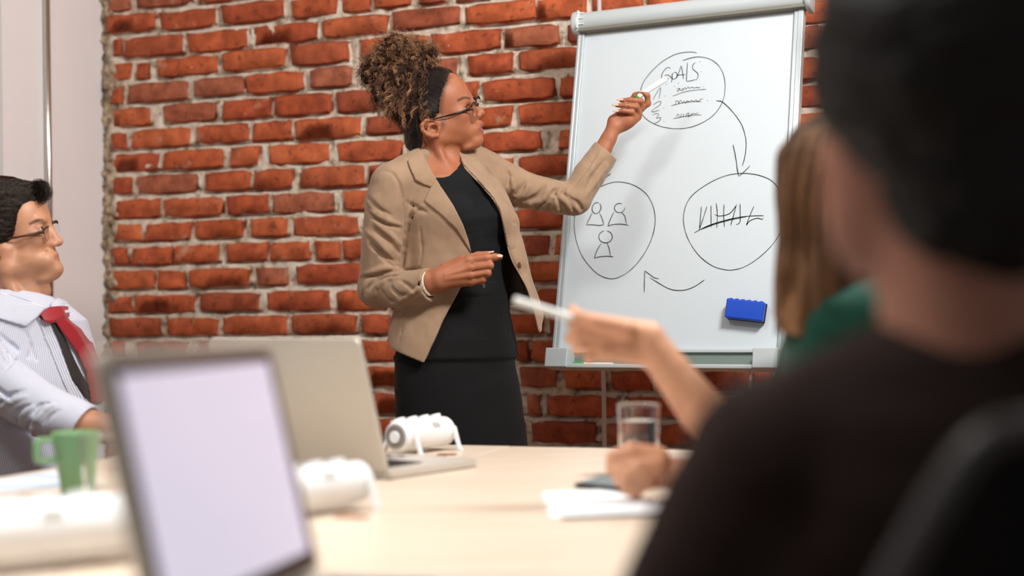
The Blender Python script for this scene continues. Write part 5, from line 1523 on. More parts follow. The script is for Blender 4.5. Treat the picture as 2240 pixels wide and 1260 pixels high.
R_ = [
 ([(92,376),(150,420),(220,462),(310,490)], 4.0), ([(110,520),(190,590),(280,700)], 4.5), ([(165,480),(240,540),(300,600)], 4.5), ([(75,760),(140,745),(215,722),(295,735)], 4.5), ([(85,850),(115,800),(180,770)], 4.5),
 ([(150,880),(170,830),(230,790),(300,780)], 4.5), ([(330,880),(390,850),(440,800)], 3.5), ([(350,470),(370,410),(430,380)], 4), ([(905,200),(915,250),(905,300)], 4), ([(1000,240),(975,290),(930,320)], 4),
 ([(1120,270),(1080,320),(1000,350)], 4.5), ([(1185,265),(1170,290),(1220,340),(1262,405)], 4.0), ([(1225,270),(1225,300),(1265,350),(1295,395)], 4.0), ([(1150,310),(1165,360),(1200,420)], 4), ([(960,370),(1030,380),(1090,355)], 4),
 ([(1420,50),(1350,160),(1280,250)], 3.5), ([(1460,120),(1400,200),(1330,300)], 3.5), ([(680,100),(740,120),(800,180)], 4), ([(780,230),(830,310),(870,420)], 4), ([(420,830),(330,890),(220,930)], 3)]
for L_, r_ in R_: fold(C2(L_), r_ * 1.15, k=r_ * 1.8, sign=1, sink=.3)
f.D += (0.9 * vnoise(X * .045, Y * .03, Z * .04, 51) + .5 * vnoise(X * .11, Y * .07, Z * .1, 53)).astype(np.float32)
V_, F_ = f.mesh(); V_ = relax(V_, F_, 2)
iv = infl.D[tuple(np.clip(np.round((V_ - infl.lo) / infl.h).astype(int), 0, np.array(infl.D.shape) - 1).T)]
lining_v = np.abs(iv) < 2.6
jkt = obj('blazer', WF_.W(V_), F_, M_JKT, speaker, smooth=True, mats=[M_JKT, M_LINING], fmat=(lining_v[F_].sum(1) >= 3).astype(int))
blz_f = f

def overlay(name, pts, lift, h=1.8, depth=9.0, z0=-80, mat=None, parent=None, torso=None, frame=None):
    """a flat cut piece lying on the blazer's surface: polygon in the picture plane, a few px thick"""
    torso = torso or globals()['torso']; frame = frame or WF_
    P = np.array([frame.L(x, y, z0)[:2] for x, y in pts]); lo = P.min(0) - 6; hi = P.max(0) + 6
    zs = [torso.surf_z(x, y, 0.0) for x, y in P] 
    g = Field(np.array([lo[0], lo[1], min(zs) - 16]), np.array([hi[0], hi[1], max(zs) + 26]), h)
    ii = [np.clip(np.round((g.ax[i] - torso.lo[i]) / torso.h).astype(int), 0, torso.D.shape[i] - 1) for i in range(3)]
    # trilinear-ish sample of the torso field
    fx = [(g.ax[i] - torso.lo[i]) / torso.h for i in range(3)]
    i0 = [np.clip(np.floor(a).astype(int), 0, torso.D.shape[i] - 2) for i, a in enumerate(fx)]; w_ = [np.clip(a - b, 0, 1) for a, b in zip(fx, i0)]
    T = 0
    for a in (0, 1):
        for b in (0, 1):
            for c in (0, 1):
                T = T + torso.D[np.ix_(i0[0] + a, i0[1] + b, i0[2] + c)] * ((w_[0] if a else 1 - w_[0])[:, None, None] * (w_[1] if b else 1 - w_[1])[None, :, None] * (w_[2] if c else 1 - w_[2])[None, None, :])
    X, Y, Z = g.full()
    g.D = np.maximum(np.maximum(T - lift, -(T + depth)), poly_sdf(X[:, :, 0], Y[:, :, 0], P)[:, :, None] + 0 * Z).astype(np.float32)
    v, q = g.mesh(); v = relax(v, q, 4); return obj(name, frame.W(v), q, mat or M_JKT, parent or speaker, smooth=True)
overlay('lapel', [(951,391),(970,416),(994,453),(1014,493),(1025,525),(1032,556),(1021,538),(1000,505),(966,472),(933,446),(930,440),(944,409)], 4.2, parent=jkt)
overlay('collar', [(914,320),(927,340),(942,370),(955,393),(944,412),(926,405),(910,396),(897,366),(892,352),(904,334)], 5.5, parent=jkt)
overlay('lapel', [(1003,334),(1015,364),(1047,399),(1079,435),(1094,463),(1102,498),(1110,538),(1122,575),(1131,562),(1124,502),(1109,450),(1091,405),(1063,372),(1067,358),(1040,335),(1015,326)], 3.2, parent=jkt, z0=0)

# the open left front of the blazer: a hanging flap seen from its lined inside
rows = []
for y, xe, xs, sink in ((488,1101,1131,12),(508,1104,1136,8),(526,1108,1142,3),(548,1113,1147,-2),(574,1122,1152,-3),(602,1138,1157,-3),(637,1156,1164,-3),(690,1171,1178,-3),(727,1180,1184,-3)):
    t = max(0.0, (y - 540) / 187.0)
    q = wl(xe, min(y, 530), -40); zs = torso.surf_z(q[0], q[1], -45)
    ze = (zs + sink) * (1 - t) + (-46) * t
    yb = y - 62 * t
    pts = [wl(1092 + 12 * t, yb, 62), wl(xs - 3, yb + 12 * t, 34), wl(xs, y - 14 * t, ze * .35 + 4), wl((xe + xs) / 2 + 1, y - 4 * t, ze + 4 + 6 * t), wl(xe, y, ze)]
    rows.append([WF_.W(q) for q in spline(pts, 17)])
rows = [list(r) for r in np.array([spline([r[i] for r in rows], 30) for i in range(17)]).transpose(1, 0, 2)]
nrm_ = np.cross(rows[15][9] - rows[15][8], rows[16][8] - rows[15][8])
mb = MB(); mb.grid(rows, flip=nrm_[0] < 0)
fo = mb.build('blazer_flap', M_JKT, jkt, smooth=True, mats=[M_JKT, M_LINING])
md = fo.modifiers.new('solid', 'SOLIDIFY'); md.thickness = .0035; md.offset = -1.0; md.material_offset = 1
mb = MB(); mb.tube([r[-1] for r in rows[6:]], .0018, 8); mb.build('flap_edge', M_JKT, jkt, smooth=True)
mb = MB(); mb.tube([r for r in rows[-1]], .0018, 8); mb.build('flap_hem', M_JKT, jkt, smooth=True)
mb = MB(); q = wl(1137.5, 580, -46); mb.lathe(WF_.W(q), np.array([-.8, -.6, .1]), [(7 / WF_.S, 0), (7 / WF_.S, .002), (5 / WF_.S, .003), (.0001, .002)], 18); mb.build('button', pm('tan_button', (150, 100, 70), rough=.3), jkt, smooth=True)
# ribbed pale lining that shows in the near cuff
M_RIB = pm('cream_ribbing', (226, 216, 198), rough=.8)
ax_ = wl(946, 620, -144) - wl(885, 633, -106); ax_ = ax_ / np.linalg.norm(ax_); up_ = np.array([0, -1, 0]) - ax_ * (-ax_[1]); up_ /= np.linalg.norm(up_); sd_ = np.cross(ax_, up_)
mb = MB(); cc_ = wl(940, 619.5, -142)
for i in range(56):
    t = 2 * math.pi * i / 56; r0_ = 25.6
    p = cc_ + (up_ * math.cos(t) + sd_ * math.sin(t)) * r0_ - ax_ * 7; q = p + ax_ * 9.0
    mb.tube([WF_.W(p), WF_.W(q)], 1.7 / WF_.S, 5)
mb.build('cuff_ribbing', M_RIB, jkt, smooth=True)
# shoes
M_SHOE = pm('black_leather', (20, 18, 18), rough=.3)
for s_ in (-1, 1):
    f = Field(wl(1000 + s_ * 38, 1490, -60 + s_ * 30) - 40, wl(1060 + s_ * 38, 1590, 50 + s_ * 30) + 40, 3.0)
    f.chain([wl(1010 + s_ * 38, 1545, 26 + s_ * 30), wl(1040 + s_ * 38, 1562, -36 + s_ * 30)], [22, 20], k=6); f.cone(wl(1040 + s_ * 38, 1562, -36 + s_ * 30), wl(1056 + s_ * 38, 1566, -64 + s_ * 30), 20, 12, k=6)
    v, q = f.mesh(); w3 = WF_.W(v); w3[:, 2] = np.maximum(w3[:, 2], .002)
    obj('shoe', w3, q, M_SHOE, speaker, smooth=True)
# ------------------------------------------------------------------ the man at the left, listening
MF = Frame(60, 560, 3.30); ml = MF.L
man_root = at(30, 1000, 3.32); man_root[2] = 0
man = empty('person', man_root, 'seated person with dark hair, glasses, striped shirt and red tie at the left', 'person')
M_SKIN_M = skin_material('light_skin', (204, 150, 118), (172, 110, 92), rough=.45, shadow=(50, 34, 26))
LM = np.array([-.06, -.25, .965]); LM /= np.linalg.norm(LM)
FM = np.array([.97, -.20, -.1]); FM -= LM * (FM @ LM); FM /= np.linalg.norm(FM)
UM = np.cross(FM, LM); UM = UM if UM[1] < 0 else -UM
RM = np.stack([FM, LM, UM])
def mnear(px, py, l): return ml(px, py, -l * .965)
def mfar(px, py, l): return mnear(px, py, l) + 2 * l * LM - np.array([10.0, 0, 0])
f = Field(ml(-110, 380, 0) - np.array([0, 0, 110]), ml(160, 700, 0) + np.array([0, 0, 110]), 2.1)
f.ell(ml(8, 478), (93, 72, 84), RM); f.ell(ml(48, 474), (51, 61, 54), RM, k=22); f.ell(ml(58, 530), (56, 53, 70), RM, k=22)
for q in (mnear, mfar):
    f.cone(q(14, 588, 50), ml(108, 588), 22, 19, k=20); f.cone(q(10, 548, 56), q(12, 588, 50), 20, 22, k=18)
    f.ell(q(76, 524, 40), (22, 11, 14), RM, k=22); f.cone(q(58, 566, 38), q(96, 572, 24), 16, 14, k=24)
    f.cone(q(88, 483, 36), ml(97, 478), 9, 9, k=11)
    f.ell(q(97, 500, 33), (13, 18, 10), RM, k=10, op='s')
f.ell(ml(120, 590), (18, 20, 16), RM, k=10); f.ell(ml(98, 606), (24, 28, 11), RM, k=14)
f.cone(ml(102, 488), ml(121, 524), 8.5, 10, k=9); f.ell(ml(126.5, 529), (11.5, 11, 10), RM, k=6)
for q in (mnear, mfar):
    f.ell(q(114, 535, 12), (11, 7, 8), RM, k=5); f.ell(q(123, 541, 6), (5, 3, 3.2), RM, k=2, op='s')
f.ell(ml(108, 564), (18, 30, 20), RM, k=12)
for q in (mnear, mfar):
    f.cone(q(106, 566, 20), ml(121, 556.5), 3.0, 5.0, k=5); f.cone(q(105, 571, 17), ml(121.5, 567.5), 4.0, 6.4, k=5)
    f.cone(q(103, 567.5, 20), ml(129, 561.5), 1.0, 1.9, k=2.5, op='s'); f.cone(q(101, 540, 24), q(96, 566, 30), 1.6, 1.0, k=5, op='s')
EYM = 12.6
meyes = [mnear(81, 500, 33), mfar(81, 500, 33)]
for e in meyes:
    f.ell(e, (EYM + 1.7,) * 3, k=4); f.ell(e + FM * 9.6 - UM * 1, (9.5, 11.0, 2.6), RM, k=1.2, op='s')
for q, s_ in ((mnear, -1), (mfar, 1)):
    E = lambda px, py, o=0.0: q(px, py, 64) + LM * s_ * o
    f.ell(E(-8, 566), (20, 6, 26), RM, k=4)
    f.chain([E(8, 560, 2), E(5, 545, 5), E(-8, 538, 7), E(-22, 545, 8), E(-24, 562, 8), E(-16, 582, 6), E(-2, 592, 5)], [3.4, 4, 4.6, 4.8, 4.8, 5, 6], k=3)
    f.ell(E(-4, 564, 7), (8, 8, 9), RM, k=3, op='s')
f.cone(ml(0, 560, 5), ml(20, 670, 8), 62, 66, k=18); f.cone(ml(52, 600, 0), ml(52, 680, -6), 34, 42, k=18)
f.cone(mnear(0, 590, 50), ml(62, 690, -52), 10, 10, k=14)
f.ell(ml(98, 634), (14, 12, 16), RM, k=14)
man_f = f; MV, MFc = f.mesh()
Q = MV - ml(118, 562); u = Q @ UM; w = np.abs(Q @ LM); fw = Q @ FM
mlip = np.where((w < 24) & (fw > -18) & (u < 7 * (1 - (w / 24) ** 2)) & (u > -10 * (1 - (w / 24) ** 2)), .7, 0)
pts = [(70, 490), (78, 485), (87, 481.5), (94, 481)]
P = np.array([[*ml(x, y, -40)[:2], f.surf_z(*ml(x, y, -40)[:2])] for x, y in spline(pts, 16)])
m_ = np.linalg.norm(MV - P.mean(0), axis=1) < 40; d = np.full(len(MV), 99.0); d[m_] = np.min(np.linalg.norm(MV[m_][:, None] - P[None], axis=2), 1)
mdark = np.clip((4.2 - d) / 2.2, 0, 1) * .8
# shaved beard shadow: jaw and upper lip are naturally greyer there
jaw_ = np.clip((-(MV - ml(70, 560)) @ UM * .03 + .35), 0, 1) * np.clip(((MV - ml(40, 560)) @ FM) * .03 + .8, 0, 1)
mdark = np.maximum(mdark, np.where(u < 8, 0.16 * jaw_, 0))
parts_m = [(MV, MFc)]
for e in meyes: eyeball(man, MF, e, EYM, FM)
# forearm with hand resting behind the laptop
f = Field(ml(110, 880, -230) - 40, ml(330, 960, -100) + 40, 2.6)
f.chain([ml(110, 915, -190), ml(185, 928, -186), ml(250, 938, -180)], [40, 33, 26], k=8)
f.ell(ml(285, 940, -178), (36, 22, 14), k=10)
for i, (dx, dy) in enumerate(((62, -16), (68, -6), (66, 4), (56, 13))):
    f.chain([ml(290, 940 + dy * .8, -180), ml(290 + dx * .6, 940 + dy, -184), ml(290 + dx, 946 + dy, -176)], [10, 8.6, 7.4], k=6)
f.chain([ml(262, 925, -186), ml(300, 915, -196), ml(326, 922, -196)], [12, 9, 7.5], k=8)
parts_m.append(f.mesh())
# hidden body, seated
f = Field(ml(-260, 700, -220) - 10, ml(330, 1500, 260) + 10, 9.0)
f.cone(ml(20, 1085, 10), ml(20, 1100, 10), 90, 90, k=20)
for dz in (-85, 85): f.chain([ml(10, 1110, 10 + dz), ml(300, 1110, dz), ml(300, 1490, dz)], [60, 56, 46], k=20)
hid = f.mesh()
f = Field(ml(-120, 640, -220) - 30, ml(150, 1090, 60) + 40, 9.0)
f.cone(ml(24, 660, 8), ml(24, 1060, 8), 58, 80, k=20); f.chain([ml(20, 690, 0), ml(-76, 775, -125), ml(20, 855, -166), ml(120, 915, -188)], [50, 44, 40, 34], k=10)
parts_m.append(f.mesh())
V_, F_ = join_meshes(parts_m)
o = obj('body', MF.W(V_), F_, M_SKIN_M, man, smooth=True)
z_ = np.zeros(len(V_)); a = z_.copy(); a[:len(MV)] = mlip; set_attr(o, 'lip', a); a = z_.copy(); a[:len(MV)] = mdark; set_attr(o, 'dark', a)
w3 = MF.W(hid[0]); w3[:, 2] = np.maximum(w3[:, 2], .0); obj('trousers', w3, hid[1], cloth('charcoal_trousers', (40, 40, 46)), man, smooth=True)

# hair
M_HAIR_M = hair_material('dark_brown_hair', [(0, (22, 17, 14)), (.6, (50, 38, 30)), (1, (104, 86, 73))], .35)
f = Field(ml(-110, 372, 0) - np.array([0, 0, 100]), ml(130, 620, 0) + np.array([0, 0, 100]), 2.2)
f.ell(ml(2, 476), (100, 83, 90), RM); f.ell(ml(32, 450), (56, 73, 44), RM, k=18); f.ell(ml(12, 505), (46, 78, 62), RM, k=16)
for x, y, dd, r in ((12,416,-20,30),(42,414,-22,26),(66,416,-18,22),(84,418,-14,19),(92,428,-12,13),(60,420,20,28),(86,420,16,20),(20,415,25,34),(-20,425,0,40)): f.ell(ml(x, y, dd), (r, r * .86, r), k=8)
X, Y, Z = f.full()
pl = [ml(*p, -62)[:2] for p in [(60,300),(140,380),(112,412),(104,424),(97,446),(92,450),(84,440),(74,432),(60,436),(50,446),(42,462),(36,486),(30,512),(26,540),(18,558),(8,552),(2,536),(-18,532),(-34,545),(-36,590),(-60,640),(-140,640),(-140,300)]]
f.fn(poly_sdf(X[:, :, 0], Y[:, :, 0], pl)[:, :, None] + 2.0 * vnoise(X * .15, Y * .15, Z * .15, 3), k=5, op='i')
f.D += (2.2 * vnoise(X * .03 + 2, Y * .13, Z * .06, 61) + 1.2 * vnoise(X * .06, Y * .3, Z * .12, 62)).astype(np.float32)
hm_f = f; HMV, HMF = f.mesh()
paths = []; tips = []; rad = []
hm = np.random.default_rng(9)
for i in range(4300):
    # flow: from the front hairline up and back in soft waves, on the near surface
    x0, y0 = hm.uniform(-60, 98), 388 + 168 * hm.random() ** 1.25
    z0 = hm_f.surf_z(*ml(x0, y0, -60)[:2], default=None)
    if z0 is None: continue
    z0 -= 1.5
    p = np.array([*ml(x0, y0, -60)[:2], z0]); P = []; ang = math.radians(200 + 28 * math.sin(y0 * .05) - 50 * max(0, (y0 - 470) / 80) + hm.normal(0, 9))
    for k in range(11):
        P.append(p.copy()); ang += .05 * math.sin(k * .7 + x0 * .08) + hm.normal(0, .03)
        p = p + 5.2 * np.array([math.cos(ang), -math.sin(ang), 0]); zz = hm_f.surf_z(p[0], p[1], default=None)
        if zz is None: zz = p[2] + .6
        p[2] = p[2] * .3 + (zz - 2.0) * .7
    paths.append(P); tips.append(np.full(11, .1 + .8 * hm.random() ** 2.2)); rad.append(hm.uniform(.35, .75))
# the forelock and loose ends
for i in range(260):
    t = hm.random(); c = ml(86 + 6 * hm.normal(), 416 + 5 * hm.normal(), -26 + 8 * hm.normal()); a0 = hm.uniform(2.2, 3.0)
    P = [c + np.array([16 * math.cos(a0 - 4.2 * s_), 14 * -math.sin(a0 - 4.2 * s_) + 10 * s_ ** 2, -4 * math.sin(3 * s_)]) * (.8 + .35 * t) for s_ in np.linspace(0, 1, 11)]
    paths.append(P); tips.append(np.full(11, .15 + .6 * hm.random() ** 2)); rad.append(hm.uniform(.3, .55))
SVm, SFm, STm = strand_mesh(np.array(paths), np.array(rad), np.array(tips))
V_, F_ = join_meshes([(HMV, HMF), (SVm, SFm)])
o = obj('hair', MF.W(V_), F_, M_HAIR_M, man, smooth=True, mats=[M_CORE, M_HAIR_M], fmat=np.repeat([0, 1], [len(HMF), len(SFm)])); set_attr(o, 'tip', np.concatenate([np.full(len(HMV), .12), STm]))

# glasses: rimless below, thin bars above
g2 = empty('eyeglasses', MF.W(ml(104, 492)), 'half-rimless eyeglasses worn by the person in the striped shirt', 'eyeglasses')
gmn = mnear(76, 509, 62); gmm = gmn + LM * 66 + FM * 17
mg = lambda q: MF.W(q)
for s_ in (-1, 1):
    c = gmm + LM * s_ * 33 - UM * 13 - FM * 1
    rg = lens_ring(np.zeros(3), 1, 1, np.zeros(3))
    ringp = [c + LM * (27 * math.copysign(abs(math.cos(t)) ** .55, math.cos(t))) + UM * (13.5 * math.copysign(abs(math.sin(t)) ** .55, math.sin(t))) for t in np.linspace(0, 2 * math.pi, 29)]
    mb = MB(); mb.tube([mg(q) for q in ringp[1:14]], 2.3 / MF.S, 8); mb.build('rim', M_GLF, g2, smooth=True)
    mb = MB(); mb.prism([mg(c + (q - c) * .98 - FM * .4) for q in ringp[:-1]], FM @ MF.B, .9 / MF.S); mb.build('lens', M_LENS, g2)
    hg = c + LM * s_ * 28 + UM * 10; en_ = (mnear if s_ < 0 else mfar)(14, 523, 72)
    mb = MB(); mb.tube([mg(q) for q in spline([hg, hg - FM * 10, hg * .5 + en_ * .5 + LM * s_ * 5, en_], 12)], [3.4 / MF.S] * 5 + [2.4 / MF.S] * 7, 8); mb.build('temple', pm('brown_temple', (84, 44, 30), rough=.25), g2, smooth=True)
mb = MB(); mb.tube([mg(q) for q in spline([gmm - LM * 7 - UM * 9, gmm + FM * 2 - UM * 6, gmm + LM * 7 - UM * 9], 8)], 1.6 / MF.S, 8); mb.build('bridge', M_GLF, g2, smooth=True)

# ---- striped shirt
def stripe_material():
    m = bpy.data.materials.new('blue_striped_shirting'); m.use_nodes = True
    nt = m.node_tree; N = nt.nodes; L = nt.links; b = N['Principled BSDF']
    a = N.new('ShaderNodeAttribute'); a.attribute_name = 'stripe'
    fr = N.new('ShaderNodeMath'); fr.operation = 'FRACT'; L.new(a.outputs['Fac'], fr.inputs[0])
    r = N.new('ShaderNodeValToRGB'); e = r.color_ramp.elements
    e[0].position = .0; e[0].color = (*lin((232, 234, 242)), 1); e[1].position = 1; e[1].color = (*lin((232, 234, 242)), 1)
    for p, c in ((.52, (228, 231, 240)), (.62, (150, 156, 188)), (.84, (150, 156, 188)), (.94, (232, 234, 242))): e.new(p).color = (*lin(c), 1)
    L.new(fr.outputs[0], r.inputs['Fac']); L.new(r.outputs['Color'], b.inputs['Base Color'])
    b.inputs['Roughness'].default_value = .8; b.inputs['Specular IOR Level'].default_value = .2
    return m
M_SHIRT = stripe_material()
TM = math.radians(48)
f = Field(ml(-120, 635, -260) - 6, np.array([ml(240, 0, -200)[0], ml(0, 1110, 0)[1], ml(0, 0, 130)[2]]) + np.array([10, 6, 40]), 3.0)
rowsM = [(646, 46, 4, 62, 56), (668, 42, 6, 112, 84), (700, 36, 8, 160, 104), (760, 26, 8, 190, 116), (830, 26, 8, 204, 126), (920, 28, 8, 208, 132), (1040, 26, 8, 210, 134), (1110, 26, 8, 210, 134)]
def rm(rows): return [(ml(0, y, 0)[1], ml(x, y, 0)[0], z, w, t, TM) for y, x, z, w, t in rows]
f.fn(loft_sdf(f, rm(rowsM)))
f.cone(ml(30, 668, 0), ml(-70, 745, -120), 60, 66, k=24)
X, Y, Z = f.full()
shirt_torso = f.copy()
sv2 = f.like()
arm2 = [ml(-80, 770, -135), ml(20, 850, -168), ml(110, 905, -190)]
sv2.chain(arm2, [66, 58, 50], k=10); sv2.cone(ml(100, 900, -190), ml(205, 938, -186), 52, 45, k=8)
plane_cut(sv2, ml(184, 930, -187), np.array([.84, .5, -.15]), 84)
sv2.cone(ml(176, 928, -190), ml(230, 945, -184), 38, 38, k=1, op='s')
f.D = smin(f.D, sv2.D, 8)
def foldm(fl, pts, r, k, sign, sink):
    P2 = spline(pts, max(6, len(pts) * 4)); P = []; R2 = []
    for i, (x, y) in enumerate(P2):
        q = ml(x, y, -120); zz = fl.surf_z(q[0], q[1], default=None)
        if zz is None: continue
        u_ = i / (len(P2) - 1); rr_ = r * (.35 + .65 * math.sin(math.pi * min(max(u_, .04), .96)))
        P.append(np.array([q[0], q[1], zz + rr_ * sink * sign])); R2.append(rr_)
    if len(P) > 1: fl.chain(P, R2, k=k, op='u' if sign > 0 else 's')
c4 = lambda L: [(x / 2.8625, 620 + y / 2.8625) for x, y in L]
for L_, r_ in (([(0,310),(50,370),(110,440),(150,490)], 5), ([(0,560),(80,640),(180,700)], 5), ([(95,740),(160,690),(260,650)], 4.5), ([(210,850),(230,780),(300,740)], 5), ([(330,800),(360,750),(420,730)], 4.5), ([(380,900),(420,820),(480,770)], 4), ([(250,950),(280,880),(340,820)], 5), ([(160,430),(130,520),(60,560)], 4), ([(300,400),(340,520),(360,600)], 3.5), ([(130,300),(160,400),(200,520)], 3), ([(0,880),(100,900),(200,960)], 6)):
    foldm(f, c4(L_), r_, r_ * 1.7, -1, -.2)
for L_, r_ in (([(0,340),(60,410),(120,480)], 6), ([(110,760),(180,720),(280,690)], 6), ([(230,870),(260,800),(330,750)], 6), ([(350,830),(390,770),(450,740)], 5.5), ([(290,940),(320,860),(380,790)], 5), ([(0,610),(90,680),(190,730)], 6)):
    foldm(f, c4(L_), r_, r_ * 1.8, 1, .45)
f.D += (1.2 * vnoise(X * .03, Y * .02, Z * .03, 71)).astype(np.float32)
V_, F_ = f.mesh()
sh = obj('shirt', MF.W(V_), F_, M_SHIRT, man, smooth=True)
def samp(fl, V): return fl.D[tuple(np.clip(np.round((V - fl.lo) / fl.h).astype(int), 0, np.array(fl.D.shape) - 1).T)]
ons = samp(sv2, V_) < samp(shirt_torso, V_)
ct = ml(28, 800, 8); st_t = np.unwrap(np.arctan2(V_[:, 2] - ct[2], V_[:, 0] - ct[0])) if False else np.arctan2(V_[:, 2] - ct[2], V_[:, 0] - ct[0])
# torso stripes run down the cloth: coordinate across the chest direction, bent a little with height
CHM = np.array([math.sin(TM), 0, -math.cos(TM)]); LBM = np.array([math.cos(TM), 0, math.sin(TM)])
tor = np.arctan2(((V_ - ct) @ LBM) / 190, ((V_ - ct) @ CHM) / 115) * 150 + .16 * (V_[:, 1] - ct[1])
ad = arm2[2] - arm2[0]; ad = ad / np.linalg.norm(ad); s1 = np.cross(ad, [0, 0, 1.0]); s1 /= np.linalg.norm(s1); s2 = np.cross(ad, s1)
slv = np.arctan2((V_ - arm2[1]) @ s2, (V_ - arm2[1]) @ s1) * 52
set_attr(sh, 'stripe', np.where(ons, slv, tor) / 3.4)
def piece(name, pts, lift, stripe_dir, mat=None, h=2.2, depth=8):
    o = overlay(name, pts, lift, h=h, depth=depth, z0=-100, mat=mat or M_SHIRT, parent=man, torso=shirt_torso, frame=MF)
    n = len(o.data.vertices); co = np.zeros(n * 3, np.float32); o.data.vertices.foreach_get('co', co); co = co.reshape(-1, 3) * MF.S
    loc = co @ MF.B.T; set_attr(o, 'stripe', (loc[:, 0] * stripe_dir[0] + loc[:, 1] * stripe_dir[1]) / 3.4); return o
piece('collar', [(-60,630),(0,641),(42,655),(84,673),(72,695),(56,715),(35,707),(0,693),(-60,680)], 9, (-.34, .94))
piece('collar', [(86,645),(98,655),(106,670),(118,684),(110,690),(90,672)], 9, (.9, .4))
piece('placket', [(70,690),(96,705),(140,840),(158,905),(140,905),(118,840),(84,740)], 2.2, (.95, -.3))
M_TIE = pm('red_silk', (158, 18, 34), rough=.42, var=.06, sheen=.3); M_TIE2 = pm('dark_grey_strip', (52, 46, 46), rough=.6)
def plain(name, pts, lift, mat, depth=6, parent=None): return overlay(name, pts, lift, h=2.0, depth=depth, z0=-110, mat=mat, parent=parent or man, torso=shirt_torso, frame=MF)
tie = plain('necktie', [(98,700),(114,694),(132,721),(149,768),(162,806),(170,850),(172,890),(160,890),(150,818),(136,776),(114,732)], 11, M_TIE)
plain('dark_tie_strip', [(90,706),(98,706),(112,740),(132,800),(150,850),(160,880),(150,880),(128,832),(106,756)], 5, M_TIE2, parent=tie)  # thin dark grey strip along the left edge of the tie
plain('tie_knot', [(72,694),(86,671),(105,668),(116,693),(102,705),(92,708)], 16, M_TIE, 10, parent=tie)
# ------------------------------------------------------------------ the two listeners at the right, seen from behind
# ---- fair-haired woman with the pen
BF_ = Frame(1800, 500, 1.98); bl = BF_.L
b_root = at(1840, 1000, 2.0); b_root[2] = 0
fair = empty('person', b_root, 'person with long fair hair and a green top holding up a white pen', 'person')
M_SKIN_B = skin_material('fair_skin', (224, 168, 134), (200, 120, 100), rough=.5)
parts_b = []
f = Field(bl(1690, 230, -40) - 10, bl(2020, 760, 150) + np.array([10, 10, 200]), 5.0)
f.ell(bl(1835, 392, 60), (104, 128, 122)); f.ell(bl(1810, 440, 105), (80, 115, 85), k=24); f.cone(bl(1845, 480, 60), bl(1850, 660, 40), 78, 84, k=30)
f.ell(bl(1776, 425, 190), (16, 18, 22), k=14)
parts_b.append(f.mesh())
# raised hand, palm up, holding a pen
bp2 = lambda x, y, d=0.0: bl(x, y, 110 + d)
f = Field(bp2(1205, 650, -60) - 20, bp2(1660, 1010, 60) + 20, 4.0)
f.chain([bp2(1625, 1000, 0), bp2(1540, 905, 0), bp2(1470, 815, 0), bp2(1425, 755, 0)], [62, 55, 44, 40], k=8)
f.ell(bp2(1385, 748, 0), (62, 40, 30), np.array([[.95, .3, 0], [-.3, .95, 0], [0, 0, 1.0]]), k=16)
f.cone(bp2(1420, 730, -6), bp2(1310, 712, -10), 28, 22, k=14)
f.cone(bp2(1410, 770, 6), bp2(1320, 765, 4), 30, 24, k=14)
f.chain([bp2(1330, 712, -16), bp2(1280, 706, -22), bp2(1250, 704, -18)], [19, 16, 13], k=8)                # index on the pen
f.chain([bp2(1325, 735, -8), bp2(1262, 728, -16), bp2(1248, 740, 0)], [19, 17, 14], k=8)
f.chain([bp2(1325, 755, 0), bp2(1270, 752, -8), bp2(1262, 764, 8)], [18, 16, 13], k=8)
f.chain([bp2(1330, 775, 8), bp2(1292, 776, 2), bp2(1288, 786, 14)], [16, 14, 12], k=8)
f.chain([bp2(1370, 718, -30), bp2(1300, 702, -34), bp2(1262, 690, -22), bp2(1252, 676, -14)], [22, 16, 13, 10], k=10)   # thumb
parts_b.append(f.mesh())
# clenched hand resting on the table
hp2 = lambda x, y, d=0.0: bl(x, y, 150 + d)
f = Field(hp2(1310, 950, -90) - 20, hp2(1720, 1130, 60) + 20, 4.0)
f.chain([hp2(1700, 1075, -20), hp2(1560, 1050, 0), hp2(1475, 1035, 0)], [60, 50, 38], k=8)
f.ell(hp2(1410, 1030, 0), (62, 44, 42), k=16)
f.chain([hp2(1440, 1000, -12), hp2(1380, 988, -16), hp2(1344, 1002, -14), hp2(1340, 1026, -20)], [26, 22, 19, 17], k=8)
f.chain([hp2(1400, 1012, -24), hp2(1356, 1028, -34), hp2(1356, 1050, -30)], [20, 18, 16], k=6)
f.chain([hp2(1410, 1036, -30), hp2(1366, 1052, -38), hp2(1372, 1070, -28)], [19, 17, 15], k=6)
f.chain([hp2(1418, 1056, -28), hp2(1384, 1070, -32), hp2(1392, 1084, -22)], [17, 15, 13], k=6)
f.chain([hp2(1440, 1015, -34), hp2(1398, 1022, -50), hp2(1372, 1034, -52)], [18, 15, 12], k=8)
f.cone(hp2(1352, 1015, -40), hp2(1400, 1030, -60), 3, 3, k=5, op='s')
parts_b.append(f.mesh())
V_, F_ = join_meshes(parts_b)
o = obj('body', BF_.W(V_), F_, M_SKIN_B, fair, smooth=True); set_attr(o, 'lip', np.zeros(len(V_))); set_attr(o, 'dark', np.zeros(len(V_)))
mk = marker('white_pen', BF_.W(bp2(1124, 656, -34)), BF_.W(bp2(1262, 699, -26)), 9.0 / BF_.S, 'white pen held out in the raised hand at the right', .3, mats=(M_PENW, M_PENW), tipcol=M_PENW)
mk['category'] = 'pen'
